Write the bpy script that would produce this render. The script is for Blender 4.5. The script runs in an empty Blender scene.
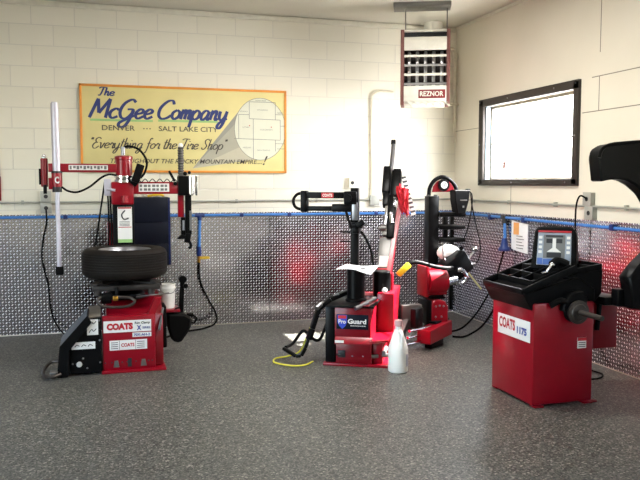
import bpy, bmesh, math, random
from mathutils import Vector, Matrix
random.seed(7)
sc = bpy.context.scene
COL = sc.collection
PI = math.pi

# ------------------------------------------------------------------ materials
def lin(c):
    r = []
    for v in c:
        v /= 255.0
        r.append(v / 12.92 if v <= .04045 else ((v + .055) / 1.055) ** 2.4)
    return (*r, 1.0)

def nodes(name):
    m = bpy.data.materials.new(name); m.use_nodes = True
    nt = m.node_tree
    return m, nt, nt.nodes['Principled BSDF']

def mat(name, rgb, rough=.5, metal=0.0, coat=0.0, var=.06, scale=14.0, bump=0.0, spec=.5):
    """plain procedural material: a base colour gently mottled by noise"""
    m, nt, b = nodes(name)
    c = lin(rgb)
    tc = nt.nodes.new('ShaderNodeTexCoord')
    nz = nt.nodes.new('ShaderNodeTexNoise'); nz.inputs['Scale'].default_value = scale; nz.inputs['Detail'].default_value = 4
    nt.links.new(tc.outputs['Object'], nz.inputs['Vector'])
    rp = nt.nodes.new('ShaderNodeValToRGB')
    rp.color_ramp.elements[0].position = .3; rp.color_ramp.elements[1].position = .7
    rp.color_ramp.elements[0].color = tuple(max(0, x * (1 - var)) for x in c[:3]) + (1,)
    rp.color_ramp.elements[1].color = tuple(min(1, x * (1 + var)) for x in c[:3]) + (1,)
    nt.links.new(nz.outputs['Fac'], rp.inputs['Fac'])
    nt.links.new(rp.outputs['Color'], b.inputs['Base Color'])
    b.inputs['Roughness'].default_value = rough; b.inputs['Metallic'].default_value = metal
    b.inputs['Coat Weight'].default_value = coat; b.inputs['Coat Roughness'].default_value = .12
    b.inputs['Specular IOR Level'].default_value = spec
    if bump:
        bp = nt.nodes.new('ShaderNodeBump'); bp.inputs['Strength'].default_value = bump; bp.inputs['Distance'].default_value = .003
        nt.links.new(nz.outputs['Fac'], bp.inputs['Height']); nt.links.new(bp.outputs['Normal'], b.inputs['Normal'])
    return m

M = dict(
    red=mat('red_enamel', (136, 4, 25), .28, coat=.12, spec=.35),
    darkred=mat('dark_red_enamel', (118, 4, 21), .3, coat=.1, spec=.3),
    black=mat('black_enamel', (9, 9, 10), .34, spec=.12),
    plastic=mat('black_plastic', (9, 9, 10), .48, bump=.15, scale=120, spec=.1),
    rubber=mat('black_rubber', (12, 11, 11), .7, spec=.1),
    chrome=mat('chrome', (205, 205, 210), .16, 1.0),
    steel=mat('brushed_steel', (150, 150, 155), .35, 1.0),
    darksteel=mat('dark_worn_steel', (74, 68, 64), .45, .8),
    gunmetal=mat('gunmetal', (52, 48, 46), .5, .6),
    dullsteel=mat('dull_steel', (120, 118, 116), .45, .8),
    lilac=mat('anodised_tube', (196, 192, 204), .35, .35),
    white=mat('white_plastic', (232, 230, 224), .4),
    label=mat('white_label', (226, 224, 220), .5, var=.02),
    ink=mat('black_ink', (30, 30, 34), .6),
    redink=mat('red_ink', (176, 20, 34), .5),
    blueink=mat('blue_ink', (40, 60, 140), .5),
    navyink=mat('navy_paint', (38, 52, 112), .6),
    greyink=mat('charcoal_paint', (72, 66, 60), .6),
    greenpaint=mat('pale_green_paint', (150, 190, 120), .6),
    signyellow=mat('sign_yellow_paint', (216, 203, 140), .5, var=.04, scale=5),
    signorange=mat('sign_orange_trim', (222, 142, 52), .5),
    mapwhite=mat('map_ivory_paint', (212, 212, 194), .55, var=.02),
    cone0=mat('cone_grey_paint', (186, 180, 158), .6, var=.02),
    cone1=mat('cone_mid_grey_paint', (168, 164, 148), .6, var=.02),
    cone2=mat('cone_deep_grey_paint', (148, 146, 136), .6, var=.02),
    mapline=mat('map_line_paint', (120, 122, 116), .6),
    cream=mat('cream_paint', (226, 218, 196), .55),
    pipewhite=mat('painted_pipe', (214, 206, 186), .45),
    conduit=mat('galvanised_conduit', (170, 170, 160), .45, .35),
    boxgrey=mat('grey_outlet_box', (168, 168, 160), .5, .2),
    outlet=mat('outlet_dark', (36, 34, 36), .5),
    bluepipe=mat('blue_air_pipe', (62, 124, 200), .4),
    bluedark=mat('dark_blue_filter', (24, 48, 110), .4),
    navy=mat('navy_steel', (16, 19, 32), .5, spec=.15),
    navylight=mat('blue_edge_steel', (30, 42, 88), .45, spec=.2),
    heaterbody=mat('heater_white_enamel', (222, 218, 206), .45, bump=.1),
    heaterbrown=mat('heater_red_brown_trim', (112, 66, 60), .6),
    heaterdark=mat('heater_dark_inside', (58, 48, 48), .7),
    tube=mat('heater_exchanger_tube', (196, 194, 196), .35, .6),
    nameplate=mat('red_brown_nameplate', (122, 30, 34), .5),
    brown=mat('dark_bronze_frame', (54, 48, 44), .5, .2),
    tan=mat('mottled_tan', (120, 112, 98), .6, var=.15),  # plain mottled tan for the box top and window sash
    yellow=mat('yellow_plastic', (206, 170, 22), .45),
    wand=mat('pale_yellow_tube', (226, 220, 160), .5),
    yellowcord=mat('yellow_cord', (214, 208, 60), .5),
    paper=mat('paper', (240, 240, 240), .7, var=.03),
    orange=mat('orange_print', (226, 160, 92), .6),
    screen=mat('display_face', (150, 158, 172), .3),
    screenblue=mat('display_blue', (74, 106, 176), .35),
    ragred=mat('red_cloth', (190, 24, 40), .9, var=.2, scale=40),
    stripe=mat('striped_cord', (70, 70, 72), .8),
    bag=mat('clear_bag', (196, 190, 176), .3, var=.3, scale=50),
    trim=mat('ceiling_trim', (216, 212, 196), .55),
    shieldblue=mat('shield_blue', (40, 66, 190), .4),
    shieldred=mat('shield_red', (190, 40, 50), .4),
    dial=mat('dial_face', (190, 190, 186), .4),
    brass=mat('brass', (190, 140, 60), .3, 1.0),
    cap=mat('jug_cap', (190, 150, 150), .5),
)

def jug_material():
    m, nt, b = nodes('translucent_jug_plastic')
    b.inputs['Base Color'].default_value = lin((238, 236, 230)); b.inputs['Roughness'].default_value = .35
    b.inputs['Subsurface Weight'].default_value = .4; b.inputs['Subsurface Radius'].default_value = (.05, .05, .05)
    return m
M['jug'] = jug_material()

def tyre_material():
    m, nt, b = nodes('tyre_rubber')
    g = nt.nodes.new('ShaderNodeTexCoord'); nz = nt.nodes.new('ShaderNodeTexNoise'); nz.inputs['Scale'].default_value = 9
    nt.links.new(g.outputs['Object'], nz.inputs['Vector'])
    rp = nt.nodes.new('ShaderNodeValToRGB')
    rp.color_ramp.elements[0].color = lin((20, 17, 15)); rp.color_ramp.elements[1].color = lin((36, 31, 27))
    nt.links.new(nz.outputs['Fac'], rp.inputs['Fac']); nt.links.new(rp.outputs['Color'], b.inputs['Base Color'])
    b.inputs['Roughness'].default_value = .65; b.inputs['Specular IOR Level'].default_value = .12
    return m
M['tyre'] = tyre_material()

def world_xyz(nt):
    g = nt.nodes.new('ShaderNodeNewGeometry'); s = nt.nodes.new('ShaderNodeSeparateXYZ')
    nt.links.new(g.outputs['Position'], s.inputs[0])
    return g, s

def math_node(nt, op, a, b=None, c=None):
    n = nt.nodes.new('ShaderNodeMath'); n.operation = op
    for i, v in enumerate((a, b, c)):
        if v is None: continue
        if isinstance(v, (int, float)): n.inputs[i].default_value = v
        else: nt.links.new(v, n.inputs[i])
    return n.outputs[0]

def block_wall_material():
    m, nt, b = nodes('painted_concrete_block')
    g, s = world_xyz(nt)
    cb = nt.nodes.new('ShaderNodeCombineXYZ')
    nt.links.new(math_node(nt, 'ADD', s.outputs[0], 11.38 * .4064), cb.inputs[0])
    nt.links.new(math_node(nt, 'SUBTRACT', s.outputs[2], .0457), cb.inputs[1])
    br = nt.nodes.new('ShaderNodeTexBrick')
    br.inputs['Scale'].default_value = 1; br.inputs['Brick Width'].default_value = .4064; br.inputs['Row Height'].default_value = .2032
    br.inputs['Mortar Size'].default_value = .005; br.inputs['Mortar Smooth'].default_value = .6
    br.inputs['Color1'].default_value = lin((230, 225, 209)); br.inputs['Color2'].default_value = lin((226, 221, 205))
    br.inputs['Mortar'].default_value = lin((212, 207, 195))
    nt.links.new(cb.outputs[0], br.inputs['Vector'])
    nz = nt.nodes.new('ShaderNodeTexNoise'); nz.inputs['Scale'].default_value = 60; nz.inputs['Detail'].default_value = 5
    nt.links.new(g.outputs['Position'], nz.inputs['Vector'])
    h = math_node(nt, 'ADD', math_node(nt, 'MULTIPLY', br.outputs['Fac'], -1.0), math_node(nt, 'MULTIPLY', nz.outputs['Fac'], .3))
    bp = nt.nodes.new('ShaderNodeBump'); bp.inputs['Strength'].default_value = .5; bp.inputs['Distance'].default_value = .004
    nt.links.new(h, bp.inputs['Height']); nt.links.new(bp.outputs['Normal'], b.inputs['Normal'])
    nt.links.new(br.outputs['Color'], b.inputs['Base Color']); b.inputs['Roughness'].default_value = .6
    return m

def panel_wall_material():
    """smooth painted panels with a few open joints (world metres)"""
    m, nt, b = nodes('painted_wall_panels')
    g, s = world_xyz(nt)
    y, z = s.outputs[1], s.outputs[2]
    def line(v, at, w): return math_node(nt, 'LESS_THAN', math_node(nt, 'ABSOLUTE', math_node(nt, 'SUBTRACT', v, at)), w)
    def band(v, a, bb): return math_node(nt, 'MULTIPLY', math_node(nt, 'GREATER_THAN', v, a), math_node(nt, 'LESS_THAN', v, bb))
    parts = [
        math_node(nt, 'MULTIPLY', line(z, 2.425, .004), math_node(nt, 'LESS_THAN', y, -2.50)),
        math_node(nt, 'MULTIPLY', line(z, 2.138, .004), math_node(nt, 'LESS_THAN', y, -2.38)),
        math_node(nt, 'MULTIPLY', line(z, 2.138, .003), math_node(nt, 'GREATER_THAN', y, -.6)),
        math_node(nt, 'MULTIPLY', line(y, -2.60, .005), band(z, 2.62, 3.4)),
        math_node(nt, 'MULTIPLY', line(y, -2.60, .005), band(z, 2.138, 2.425)),
        math_node(nt, 'MULTIPLY', line(y, -1.25, .005), band(z, 1.2, 1.52)),
    ]
    f = parts[0]
    for p in parts[1:]: f = math_node(nt, 'MAXIMUM', f, p)
    nz = nt.nodes.new('ShaderNodeTexNoise'); nz.inputs['Scale'].default_value = 1.6; nz.inputs['Detail'].default_value = 6
    nt.links.new(g.outputs['Position'], nz.inputs['Vector'])
    rp = nt.nodes.new('ShaderNodeValToRGB')
    rp.color_ramp.elements[0].position = .3; rp.color_ramp.elements[0].color = lin((220, 213, 196))
    rp.color_ramp.elements[1].position = .7; rp.color_ramp.elements[1].color = lin((226, 219, 203))
    nt.links.new(nz.outputs['Fac'], rp.inputs['Fac'])
    mx = nt.nodes.new('ShaderNodeMixRGB'); mx.inputs[2].default_value = lin((128, 120, 104))
    nt.links.new(f, mx.inputs[0]); nt.links.new(rp.outputs['Color'], mx.inputs[1])
    nt.links.new(mx.outputs[0], b.inputs['Base Color']); b.inputs['Roughness'].default_value = .55
    bp = nt.nodes.new('ShaderNodeBump'); bp.inputs['Strength'].default_value = .5; bp.inputs['Distance'].default_value = .004; bp.invert = True
    nt.links.new(f, bp.inputs['Height']); nt.links.new(bp.outputs['Normal'], b.inputs['Normal'])
    return m

def diamond_plate_material(name, axis, s=.03):
    m, nt, b = nodes(name)
    g, sp = world_xyz(nt)
    a = math_node(nt, 'DIVIDE', sp.outputs[axis], s); c = math_node(nt, 'DIVIDE', sp.outputs[2], s)
    fa = math_node(nt, 'FLOOR', a); fc = math_node(nt, 'FLOOR', c)
    par = math_node(nt, 'MODULO', math_node(nt, 'ABSOLUTE', math_node(nt, 'ADD', fa, fc)), 2.0)
    sg = math_node(nt, 'SUBTRACT', math_node(nt, 'MULTIPLY', par, 2.0), 1.0)
    la = math_node(nt, 'SUBTRACT', math_node(nt, 'SUBTRACT', a, fa), .5)
    lc = math_node(nt, 'MULTIPLY', math_node(nt, 'SUBTRACT', math_node(nt, 'SUBTRACT', c, fc), .5), sg)
    al = math_node(nt, 'MULTIPLY', math_node(nt, 'ADD', la, lc), .7071)
    ac = math_node(nt, 'MULTIPLY', math_node(nt, 'SUBTRACT', la, lc), .7071)
    e = math_node(nt, 'ADD', math_node(nt, 'POWER', math_node(nt, 'ABSOLUTE', math_node(nt, 'DIVIDE', al, .40)), 2.0),
                  math_node(nt, 'POWER', math_node(nt, 'ABSOLUTE', math_node(nt, 'DIVIDE', ac, .18)), 2.0))
    # one lug direction faded in height and colour, imitating light catching the other
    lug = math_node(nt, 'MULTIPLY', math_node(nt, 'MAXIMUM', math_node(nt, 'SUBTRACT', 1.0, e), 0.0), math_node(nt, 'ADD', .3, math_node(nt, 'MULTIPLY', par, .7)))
    nz = nt.nodes.new('ShaderNodeTexNoise'); nz.inputs['Scale'].default_value = 3.5; nz.inputs['Detail'].default_value = 3
    nt.links.new(g.outputs['Position'], nz.inputs['Vector'])
    h = math_node(nt, 'ADD', math_node(nt, 'SQRT', lug), math_node(nt, 'MULTIPLY', nz.outputs['Fac'], .5))
    bp = nt.nodes.new('ShaderNodeBump'); bp.inputs['Strength'].default_value = .8; bp.inputs['Distance'].default_value = .003
    nt.links.new(h, bp.inputs['Height']); nt.links.new(bp.outputs['Normal'], b.inputs['Normal'])
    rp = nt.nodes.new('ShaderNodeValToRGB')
    # brushed base sheet, scuffed crests lightened to put their glint into the colour
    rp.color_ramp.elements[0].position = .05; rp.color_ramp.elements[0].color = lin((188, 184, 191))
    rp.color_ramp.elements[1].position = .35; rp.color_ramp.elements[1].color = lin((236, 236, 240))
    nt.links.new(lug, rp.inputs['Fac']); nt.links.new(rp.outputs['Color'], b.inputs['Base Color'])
    b.inputs['Metallic'].default_value = 1.0
    mr = nt.nodes.new('ShaderNodeMapRange'); mr.inputs[1].default_value = .0; mr.inputs[2].default_value = .3
    mr.inputs[3].default_value = .16; mr.inputs[4].default_value = .32
    nt.links.new(lug, mr.inputs[0]); nt.links.new(mr.outputs[0], b.inputs['Roughness'])
    return m

def floor_material():
    m, nt, b = nodes('flake_epoxy_floor')
    g, s = world_xyz(nt)
    v = nt.nodes.new('ShaderNodeTexVoronoi'); v.inputs['Scale'].default_value = 105
    nt.links.new(g.outputs['Position'], v.inputs['Vector'])
    sep = nt.nodes.new('ShaderNodeSeparateColor'); nt.links.new(v.outputs['Color'], sep.inputs[0])
    rp = nt.nodes.new('ShaderNodeValToRGB'); cr = rp.color_ramp; cr.interpolation = 'CONSTANT'
    cr.elements[0].position = 0; cr.elements[0].color = lin((47, 47, 45))
    cr.elements[1].position = .25; cr.elements[1].color = lin((77, 77, 73))
    for p, c in ((.5, (91, 90, 84)), (.72, (114, 113, 105)), (.88, (70, 68, 62)), (.95, (150, 147, 136))):
        e = cr.elements.new(p); e.color = lin(c)
    nt.links.new(sep.outputs[0], rp.inputs['Fac'])
    n2 = nt.nodes.new('ShaderNodeTexNoise'); n2.inputs['Scale'].default_value = .9; n2.inputs['Detail'].default_value = 6
    nt.links.new(g.outputs['Position'], n2.inputs['Vector'])
    r2 = nt.nodes.new('ShaderNodeValToRGB')
    r2.color_ramp.elements[0].position = .3; r2.color_ramp.elements[0].color = (.86, .86, .86, 1)
    r2.color_ramp.elements[1].position = .7; r2.color_ramp.elements[1].color = (1, 1, .98, 1)
    nt.links.new(n2.outputs['Fac'], r2.inputs['Fac'])
    mx = nt.nodes.new('ShaderNodeMixRGB'); mx.blend_type = 'MULTIPLY'; mx.inputs[0].default_value = 1
    nt.links.new(rp.outputs['Color'], mx.inputs[1]); nt.links.new(r2.outputs['Color'], mx.inputs[2])
    nt.links.new(mx.outputs[0], b.inputs['Base Color'])
    b.inputs['Roughness'].default_value = .42; b.inputs['Specular IOR Level'].default_value = .4
    n3 = nt.nodes.new('ShaderNodeTexNoise'); n3.inputs['Scale'].default_value = 80
    nt.links.new(g.outputs['Position'], n3.inputs['Vector'])
    bp = nt.nodes.new('ShaderNodeBump'); bp.inputs['Strength'].default_value = .25; bp.inputs['Distance'].default_value = .003
    nt.links.new(n3.outputs['Fac'], bp.inputs['Height']); nt.links.new(bp.outputs['Normal'], b.inputs['Normal'])
    return m

def glass_material():
    m = bpy.data.materials.new('hazy_window_glass'); m.use_nodes = True; nt = m.node_tree
    nt.nodes.clear()
    o = nt.nodes.new('ShaderNodeOutputMaterial'); t = nt.nodes.new('ShaderNodeBsdfTransparent'); gl = nt.nodes.new('ShaderNodeBsdfGlossy')
    tr = nt.nodes.new('ShaderNodeBsdfTranslucent'); gl.inputs['Roughness'].default_value = .05
    nz = nt.nodes.new('ShaderNodeTexNoise'); nz.inputs['Scale'].default_value = 4
    mr = nt.nodes.new('ShaderNodeMapRange'); mr.inputs[3].default_value = .16; mr.inputs[4].default_value = .26
    nt.links.new(nz.outputs['Fac'], mr.inputs[0])
    m1 = nt.nodes.new('ShaderNodeMixShader'); m2 = nt.nodes.new('ShaderNodeMixShader'); m2.inputs[0].default_value = .05
    nt.links.new(mr.outputs[0], m1.inputs[0]); nt.links.new(t.outputs[0], m1.inputs[1]); nt.links.new(tr.outputs[0], m1.inputs[2])
    nt.links.new(m1.outputs[0], m2.inputs[1]); nt.links.new(gl.outputs[0], m2.inputs[2]); nt.links.new(m2.outputs[0], o.inputs[0])
    return m
M['block'] = block_wall_material(); M['panelwall'] = panel_wall_material()
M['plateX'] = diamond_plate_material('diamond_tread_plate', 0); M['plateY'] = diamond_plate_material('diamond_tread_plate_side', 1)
M['floor'] = floor_material(); M['glass'] = glass_material()
M['ceil'] = mat('painted_ceiling', (206, 202, 188), .7, var=.03, scale=2)
M['jamb'] = mat('pale_blue_jamb', (168, 190, 206), .5, var=.25, scale=60)

# ------------------------------------------------------------------ geometry
class MB:
    """collects shapes in one bmesh; F is the frame (matrix to world) the shapes are given in"""
    def __init__(s, F=None):
        s.bm = bmesh.new(); s.F = F or Matrix.Identity(4)
    def _tag(s, n0): 
        s.bm.verts.ensure_lookup_table(); return s.bm.verts[n0:]
    def merge(s, tmp, mtx=None):
        me = bpy.data.meshes.new('tmp'); tmp.to_mesh(me); tmp.free()
        me.transform(s.F @ (mtx or Matrix.Identity(4))); s.bm.from_mesh(me); bpy.data.meshes.remove(me); return s
    def box(s, x0, x1, y0, y1, z0, z1, bev=.004, mtx=None):
        t = bmesh.new(); bmesh.ops.create_cube(t, size=1)
        sx, sy, sz = abs(x1 - x0), abs(y1 - y0), abs(z1 - z0)
        bmesh.ops.scale(t, vec=(sx, sy, sz), verts=t.verts)
        bmesh.ops.translate(t, vec=((x0 + x1) / 2, (y0 + y1) / 2, (z0 + z1) / 2), verts=t.verts)
        b = min(bev, .3 * min(sx, sy, sz))
        if b > 1e-5: bmesh.ops.bevel(t, geom=t.edges[:], offset=b, segments=2, affect='EDGES', profile=.5)
        return s.merge(t, mtx)
    def bar(s, p, q, w, h, bev=.003, roll=0):
        """box beam from p to q, w wide and h high"""
        p, q = Vector(p), Vector(q); d = q - p
        r = d.to_track_quat('X', 'Z').to_matrix().to_4x4()
        return s.box(0, d.length, -w / 2, w / 2, -h / 2, h / 2, bev, Matrix.Translation(p) @ r @ Matrix.Rotation(roll, 4, 'X'))
    def cyl(s, p, q, r, r2=None, seg=24, bev=0):
        p, q = Vector(p), Vector(q); d = q - p
        t = bmesh.new(); bmesh.ops.create_cone(t, cap_ends=True, segments=seg, radius1=r, radius2=r if r2 is None else r2, depth=d.length)
        if bev: bmesh.ops.bevel(t, geom=[e for e in t.edges if len(e.link_faces) == 2 and any(len(f.verts) > 4 for f in e.link_faces)], offset=bev, segments=2, affect='EDGES')
        rot = Vector((0, 0, 1)).rotation_difference(d).to_matrix().to_4x4()
        return s.merge(t, Matrix.Translation((p + q) / 2) @ rot)
    def sphere(s, c, r, sc_=(1, 1, 1), seg=20):
        t = bmesh.new(); bmesh.ops.create_uvsphere(t, u_segments=seg, v_segments=seg // 2, radius=r)
        return s.merge(t, Matrix.Translation(c) @ Matrix.Diagonal((*sc_, 1)))
    def lathe(s, prof, c=(0, 0, 0), axis=(0, 0, 1), seg=40):
        """prof: (radius, height) pairs"""
        t = bmesh.new(); rings = []
        for r, h in prof:
            if r < 1e-6: rings.append([t.verts.new((0, 0, h))])
            else: rings.append([t.verts.new((r * math.cos(2 * PI * i / seg), r * math.sin(2 * PI * i / seg), h)) for i in range(seg)])
        for a, b in zip(rings, rings[1:]):
            if len(a) == 1 and len(b) == 1: continue
            for i in range(seg):
                j = (i + 1) % seg
                if len(a) == 1: t.faces.new((a[0], b[j], b[i]))
                elif len(b) == 1: t.faces.new((a[i], a[j], b[0]))
                else: t.faces.new((a[i], a[j], b[j], b[i]))
        bmesh.ops.recalc_face_normals(t, faces=t.faces[:])
        rot = Vector((0, 0, 1)).rotation_difference(Vector(axis)).to_matrix().to_4x4()
        return s.merge(t, Matrix.Translation(c) @ rot)
    def prism(s, poly, plane, a, b, bev=.003):
        """poly in 'xz', 'yz' or 'xy', extruded from a to b along the remaining axis"""
        def P(u, v, w): return {'xz': (u, w, v), 'yz': (w, u, v), 'xy': (u, v, w)}[plane]
        t = bmesh.new()
        A = [t.verts.new(P(u, v, a)) for u, v in poly]; B = [t.verts.new(P(u, v, b)) for u, v in poly]
        t.faces.new(A); t.faces.new(B[::-1]); n = len(poly)
        for i in range(n): t.faces.new((A[i], B[i], B[(i + 1) % n], A[(i + 1) % n]))
        bmesh.ops.recalc_face_normals(t, faces=t.faces[:])
        if bev: bmesh.ops.bevel(t, geom=t.edges[:], offset=bev, segments=1, affect='EDGES')
        return s.merge(t)
    def tube(s, pts, r, seg=10, sub=8, smooth=True):
        P = [Vector(p) for p in pts]
        if smooth and len(P) > 2: P = spline(P, sub)
        t = bmesh.new(); rings = []; up = None
        for i, p in enumerate(P):
            d = (P[min(i + 1, len(P) - 1)] - P[max(i - 1, 0)])
            if d.length < 1e-9: continue
            d.normalize()
            if up is None: up = d.orthogonal().normalized()
            else:
                up = up - d * up.dot(d)
                up = up.normalized() if up.length > 1e-6 else d.orthogonal().normalized()
            w = d.cross(up)
            rings.append([t.verts.new(p + (up * math.cos(2 * PI * k / seg) + w * math.sin(2 * PI * k / seg)) * r) for k in range(seg)])
        for a, b in zip(rings, rings[1:]):
            for k in range(seg): t.faces.new((a[k], a[(k + 1) % seg], b[(k + 1) % seg], b[k]))
        t.faces.new(rings[0][::-1]); t.faces.new(rings[-1])
        bmesh.ops.recalc_face_normals(t, faces=t.faces[:])
        return s.merge(t)
    def grid(s, nx, ny, fn, thick=0.0):
        t = bmesh.new()
        V = [[t.verts.new(fn(i / nx, j / ny)) for j in range(ny + 1)] for i in range(nx + 1)]
        for i in range(nx):
            for j in range(ny): t.faces.new((V[i][j], V[i + 1][j], V[i + 1][j + 1], V[i][j + 1]))
        if thick:
            bmesh.ops.recalc_face_normals(t, faces=t.faces[:])
            bmesh.ops.solidify(t, geom=t.faces[:], thickness=thick)
        return s.merge(t)
    def build(s, name, m, parent=None, flat=False):
        me = bpy.data.meshes.new(name)
        if parent is not None:
            bmesh.ops.transform(s.bm, matrix=WORLD[parent.name].inverted(), verts=s.bm.verts)
            W = WORLD[parent.name]
        else:
            # a top-level mesh gets its origin at its base centre
            co = [v.co for v in s.bm.verts]
            c = Vector(((min(v.x for v in co) + max(v.x for v in co)) / 2, (min(v.y for v in co) + max(v.y for v in co)) / 2, min(v.z for v in co)))
            bmesh.ops.translate(s.bm, vec=-c, verts=s.bm.verts); W = Matrix.Translation(c)
        s.bm.to_mesh(me); s.bm.free()
        if not flat:
            me.polygons.foreach_set('use_smooth', [True] * len(me.polygons))
            me.set_sharp_from_angle(angle=math.radians(34))
        me.materials.append(m)
        o = bpy.data.objects.new(name, me); COL.objects.link(o)
        if parent is not None: o.parent = parent
        else: o.matrix_world = W
        WORLD[o.name] = W.copy()
        return o
WORLD = {}

def spline(P, sub):
    out = []
    for i in range(len(P) - 1):
        p0, p1, p2, p3 = P[max(i - 1, 0)], P[i], P[i + 1], P[min(i + 2, len(P) - 1)]
        for k in range(sub):
            t = k / sub
            out.append(.5 * ((2 * p1) + (p2 - p0) * t + (2 * p0 - 5 * p1 + 4 * p2 - p3) * t * t + (3 * p1 - p0 - 3 * p2 + p3) * t ** 3))
    out.append(P[-1]); return out

def tag(o, label, cat, group=None):
    o['label'] = label; o['category'] = cat
    if group: o['group'] = group
    return o
def thing(name, label, cat, loc, rz=0, group=None):
    o = bpy.data.objects.new(name, None); COL.objects.link(o)
    o.empty_display_size = .1
    o.matrix_world = Matrix.Translation(loc) @ Matrix.Rotation(rz, 4, 'Z'); WORLD[o.name] = o.matrix_world.copy()
    return tag(o, label, cat, group)
def struct(o):
    o['kind'] = 'structure'; return o
def lab(o, s): o['label'] = s; return o

# lettering -------------------------------------------------------------
def text_bm(body, shear=0, bold=0):
    cu = bpy.data.curves.new('t', 'FONT'); cu.body = body; cu.shear = shear; cu.offset = bold; cu.resolution_u = 3
    o = bpy.data.objects.new('t', cu); COL.objects.link(o); bpy.context.view_layer.update()
    me = bpy.data.meshes.new_from_object(o.evaluated_get(bpy.context.evaluated_depsgraph_get()))
    bpy.data.objects.remove(o); bpy.data.curves.remove(cu)
    return me
def add_text(mb, body, o, R, U, w, h, shear=0, bold=0, lift=.0012):
    """letters stretched to w x h from the lower-left corner o, along R and U; they stand proud by lift"""
    me = text_bm(body, shear, bold)
    xs = [v.co.x for v in me.vertices]; ys = [v.co.y for v in me.vertices]
    if not xs: return
    x0, x1, y0, y1 = min(xs), max(xs), min(ys), max(ys)
    R, U, o = Vector(R).normalized(), Vector(U).normalized(), Vector(o); N = R.cross(U)
    for v in me.vertices:
        v.co = o + R * ((v.co.x - x0) / (x1 - x0) * w) + U * ((v.co.y - y0) / max(1e-6, y1 - y0) * h) + N * lift
    me.transform(mb.F); mb.bm.from_mesh(me); bpy.data.meshes.remove(me)
def text(name, body, o, R, U, w, h, m, parent, shear=0, bold=0, F=None):
    mb = MB(F); add_text(mb, body, o, R, U, w, h, shear, bold); return mb.build(name, m, parent, flat=True)

GLYPH = {
 'M': (1.75, [[(0,0),(.3,2)], [(.3,2),(.75,.5)], [(.75,.5),(1.45,2)], [(1.45,2),(1.5,0)]]),
 'c': (.9, [[(.8,.85),(.5,1),(.1,.7),(.1,.25),(.4,0),(.85,.2)]]),
 'G': (1.55, [[(1.3,1.7),(.9,2),(.3,1.6),(.05,.8),(.3,.1),(.8,0),(1.2,.5),(1.25,.9)], [(.7,.95),(1.25,.9),(1.2,.1),(.9,-.8),(.4,-.9),(.3,-.5),(1.0,0),(1.5,.3)]]),
 'e': (.88, [[(.1,.45),(.6,.6),(.7,.85),(.4,1),(.1,.7),(.1,.25),(.4,0),(.85,.25)]]),
 'C': (1.4, [[(1.35,1.6),(1.1,2),(.6,1.9),(.1,1.2),(.1,.4),(.5,0),(1.0,.1),(1.35,.4)]]),
 'o': (.92, [[(.45,1),(.1,.7),(.1,.25),(.4,0),(.75,.3),(.75,.75),(.45,1)]]),
 'm': (1.15, [[(0,1),(.12,.9),(.1,0)], [(.1,.5),(.35,1),(.5,.85),(.5,0)], [(.5,.5),(.75,1),(.92,.85),(.9,.1),(1.1,.1)]]),
 'p': (.92, [[(.1,1),(.05,-.9)], [(.1,.6),(.4,1),(.75,.75),(.7,.2),(.4,0),(.1,.2)]]),
 'a': (1.0, [[(.75,.9),(.4,1),(.1,.6),(.15,.1),(.4,0),(.7,.4),(.78,.95)], [(.78,.95),(.75,.2),(.85,0),(1,.2)]]),
 'n': (.9, [[(0,1),(.12,.9),(.1,0)], [(.1,.5),(.4,1),(.6,.85),(.58,.15),(.72,0),(.85,.2)]]),
 'y': (.95, [[(.05,1),(.1,.3),(.35,0),(.65,.3),(.75,1)], [(.75,1),(.7,-.2),(.45,-.9),(.15,-.8),(.3,-.3),(.95,.2)]]),
 'E': (1.1, [[(1.1,1.75),(.7,2),(.3,1.7),(.4,1.2),(.75,1.05)], [(.75,1.05),(.3,1),(.05,.5),(.3,0),(.7,0),(1.05,.4)]]),
 'v': (.85, [[(0,.9),(.15,1),(.3,.1),(.45,.1),(.7,.9),(.85,.9)]]),
 'r': (.72, [[(0,.6),(.2,1.05),(.3,.9),(.55,.9),(.5,.2),(.6,0),(.75,.2)]]),
 't': (.6, [[(.3,1.8),(.2,.2),(.4,0),(.6,.25)], [(0,1.2),(.6,1.25)]]),
 'h': (.88, [[(.15,2),(.1,0)], [(.1,.5),(.4,1),(.6,.85),(.58,.15),(.7,0),(.85,.2)]]),
 'i': (.42, [[(.15,1),(.12,.15),(.25,0),(.4,.2)], [(.2,1.4),(.22,1.55)]]),
 'g': (.98, [[(.75,.9),(.4,1),(.1,.6),(.15,.1),(.4,0),(.7,.4),(.78,.95)], [(.78,.95),(.7,-.3),(.4,-.9),(.1,-.7),(.4,-.2),(.95,.2)]]),
 'f': (.7, [[(.75,1.8),(.55,2),(.35,1.6),(.3,0),(.15,-.8),(0,-.7)], [(.05,1),(.7,1.05)]]),
 'T': (1.15, [[(0,1.75),(.4,2),(1.3,1.9)], [(.75,1.95),(.6,.6),(.4,0),(.1,.1)]]),
 'S': (1.05, [[(1,1.7),(.7,2),(.3,1.7),(.45,1.15),(.75,.7),(.55,.1),(.2,0),(0,.35)]]),
 '"': (.5, [[(.1,2),(.05,1.6)], [(.3,2),(.25,1.6)]]), ' ': (.55, []),
}
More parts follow.
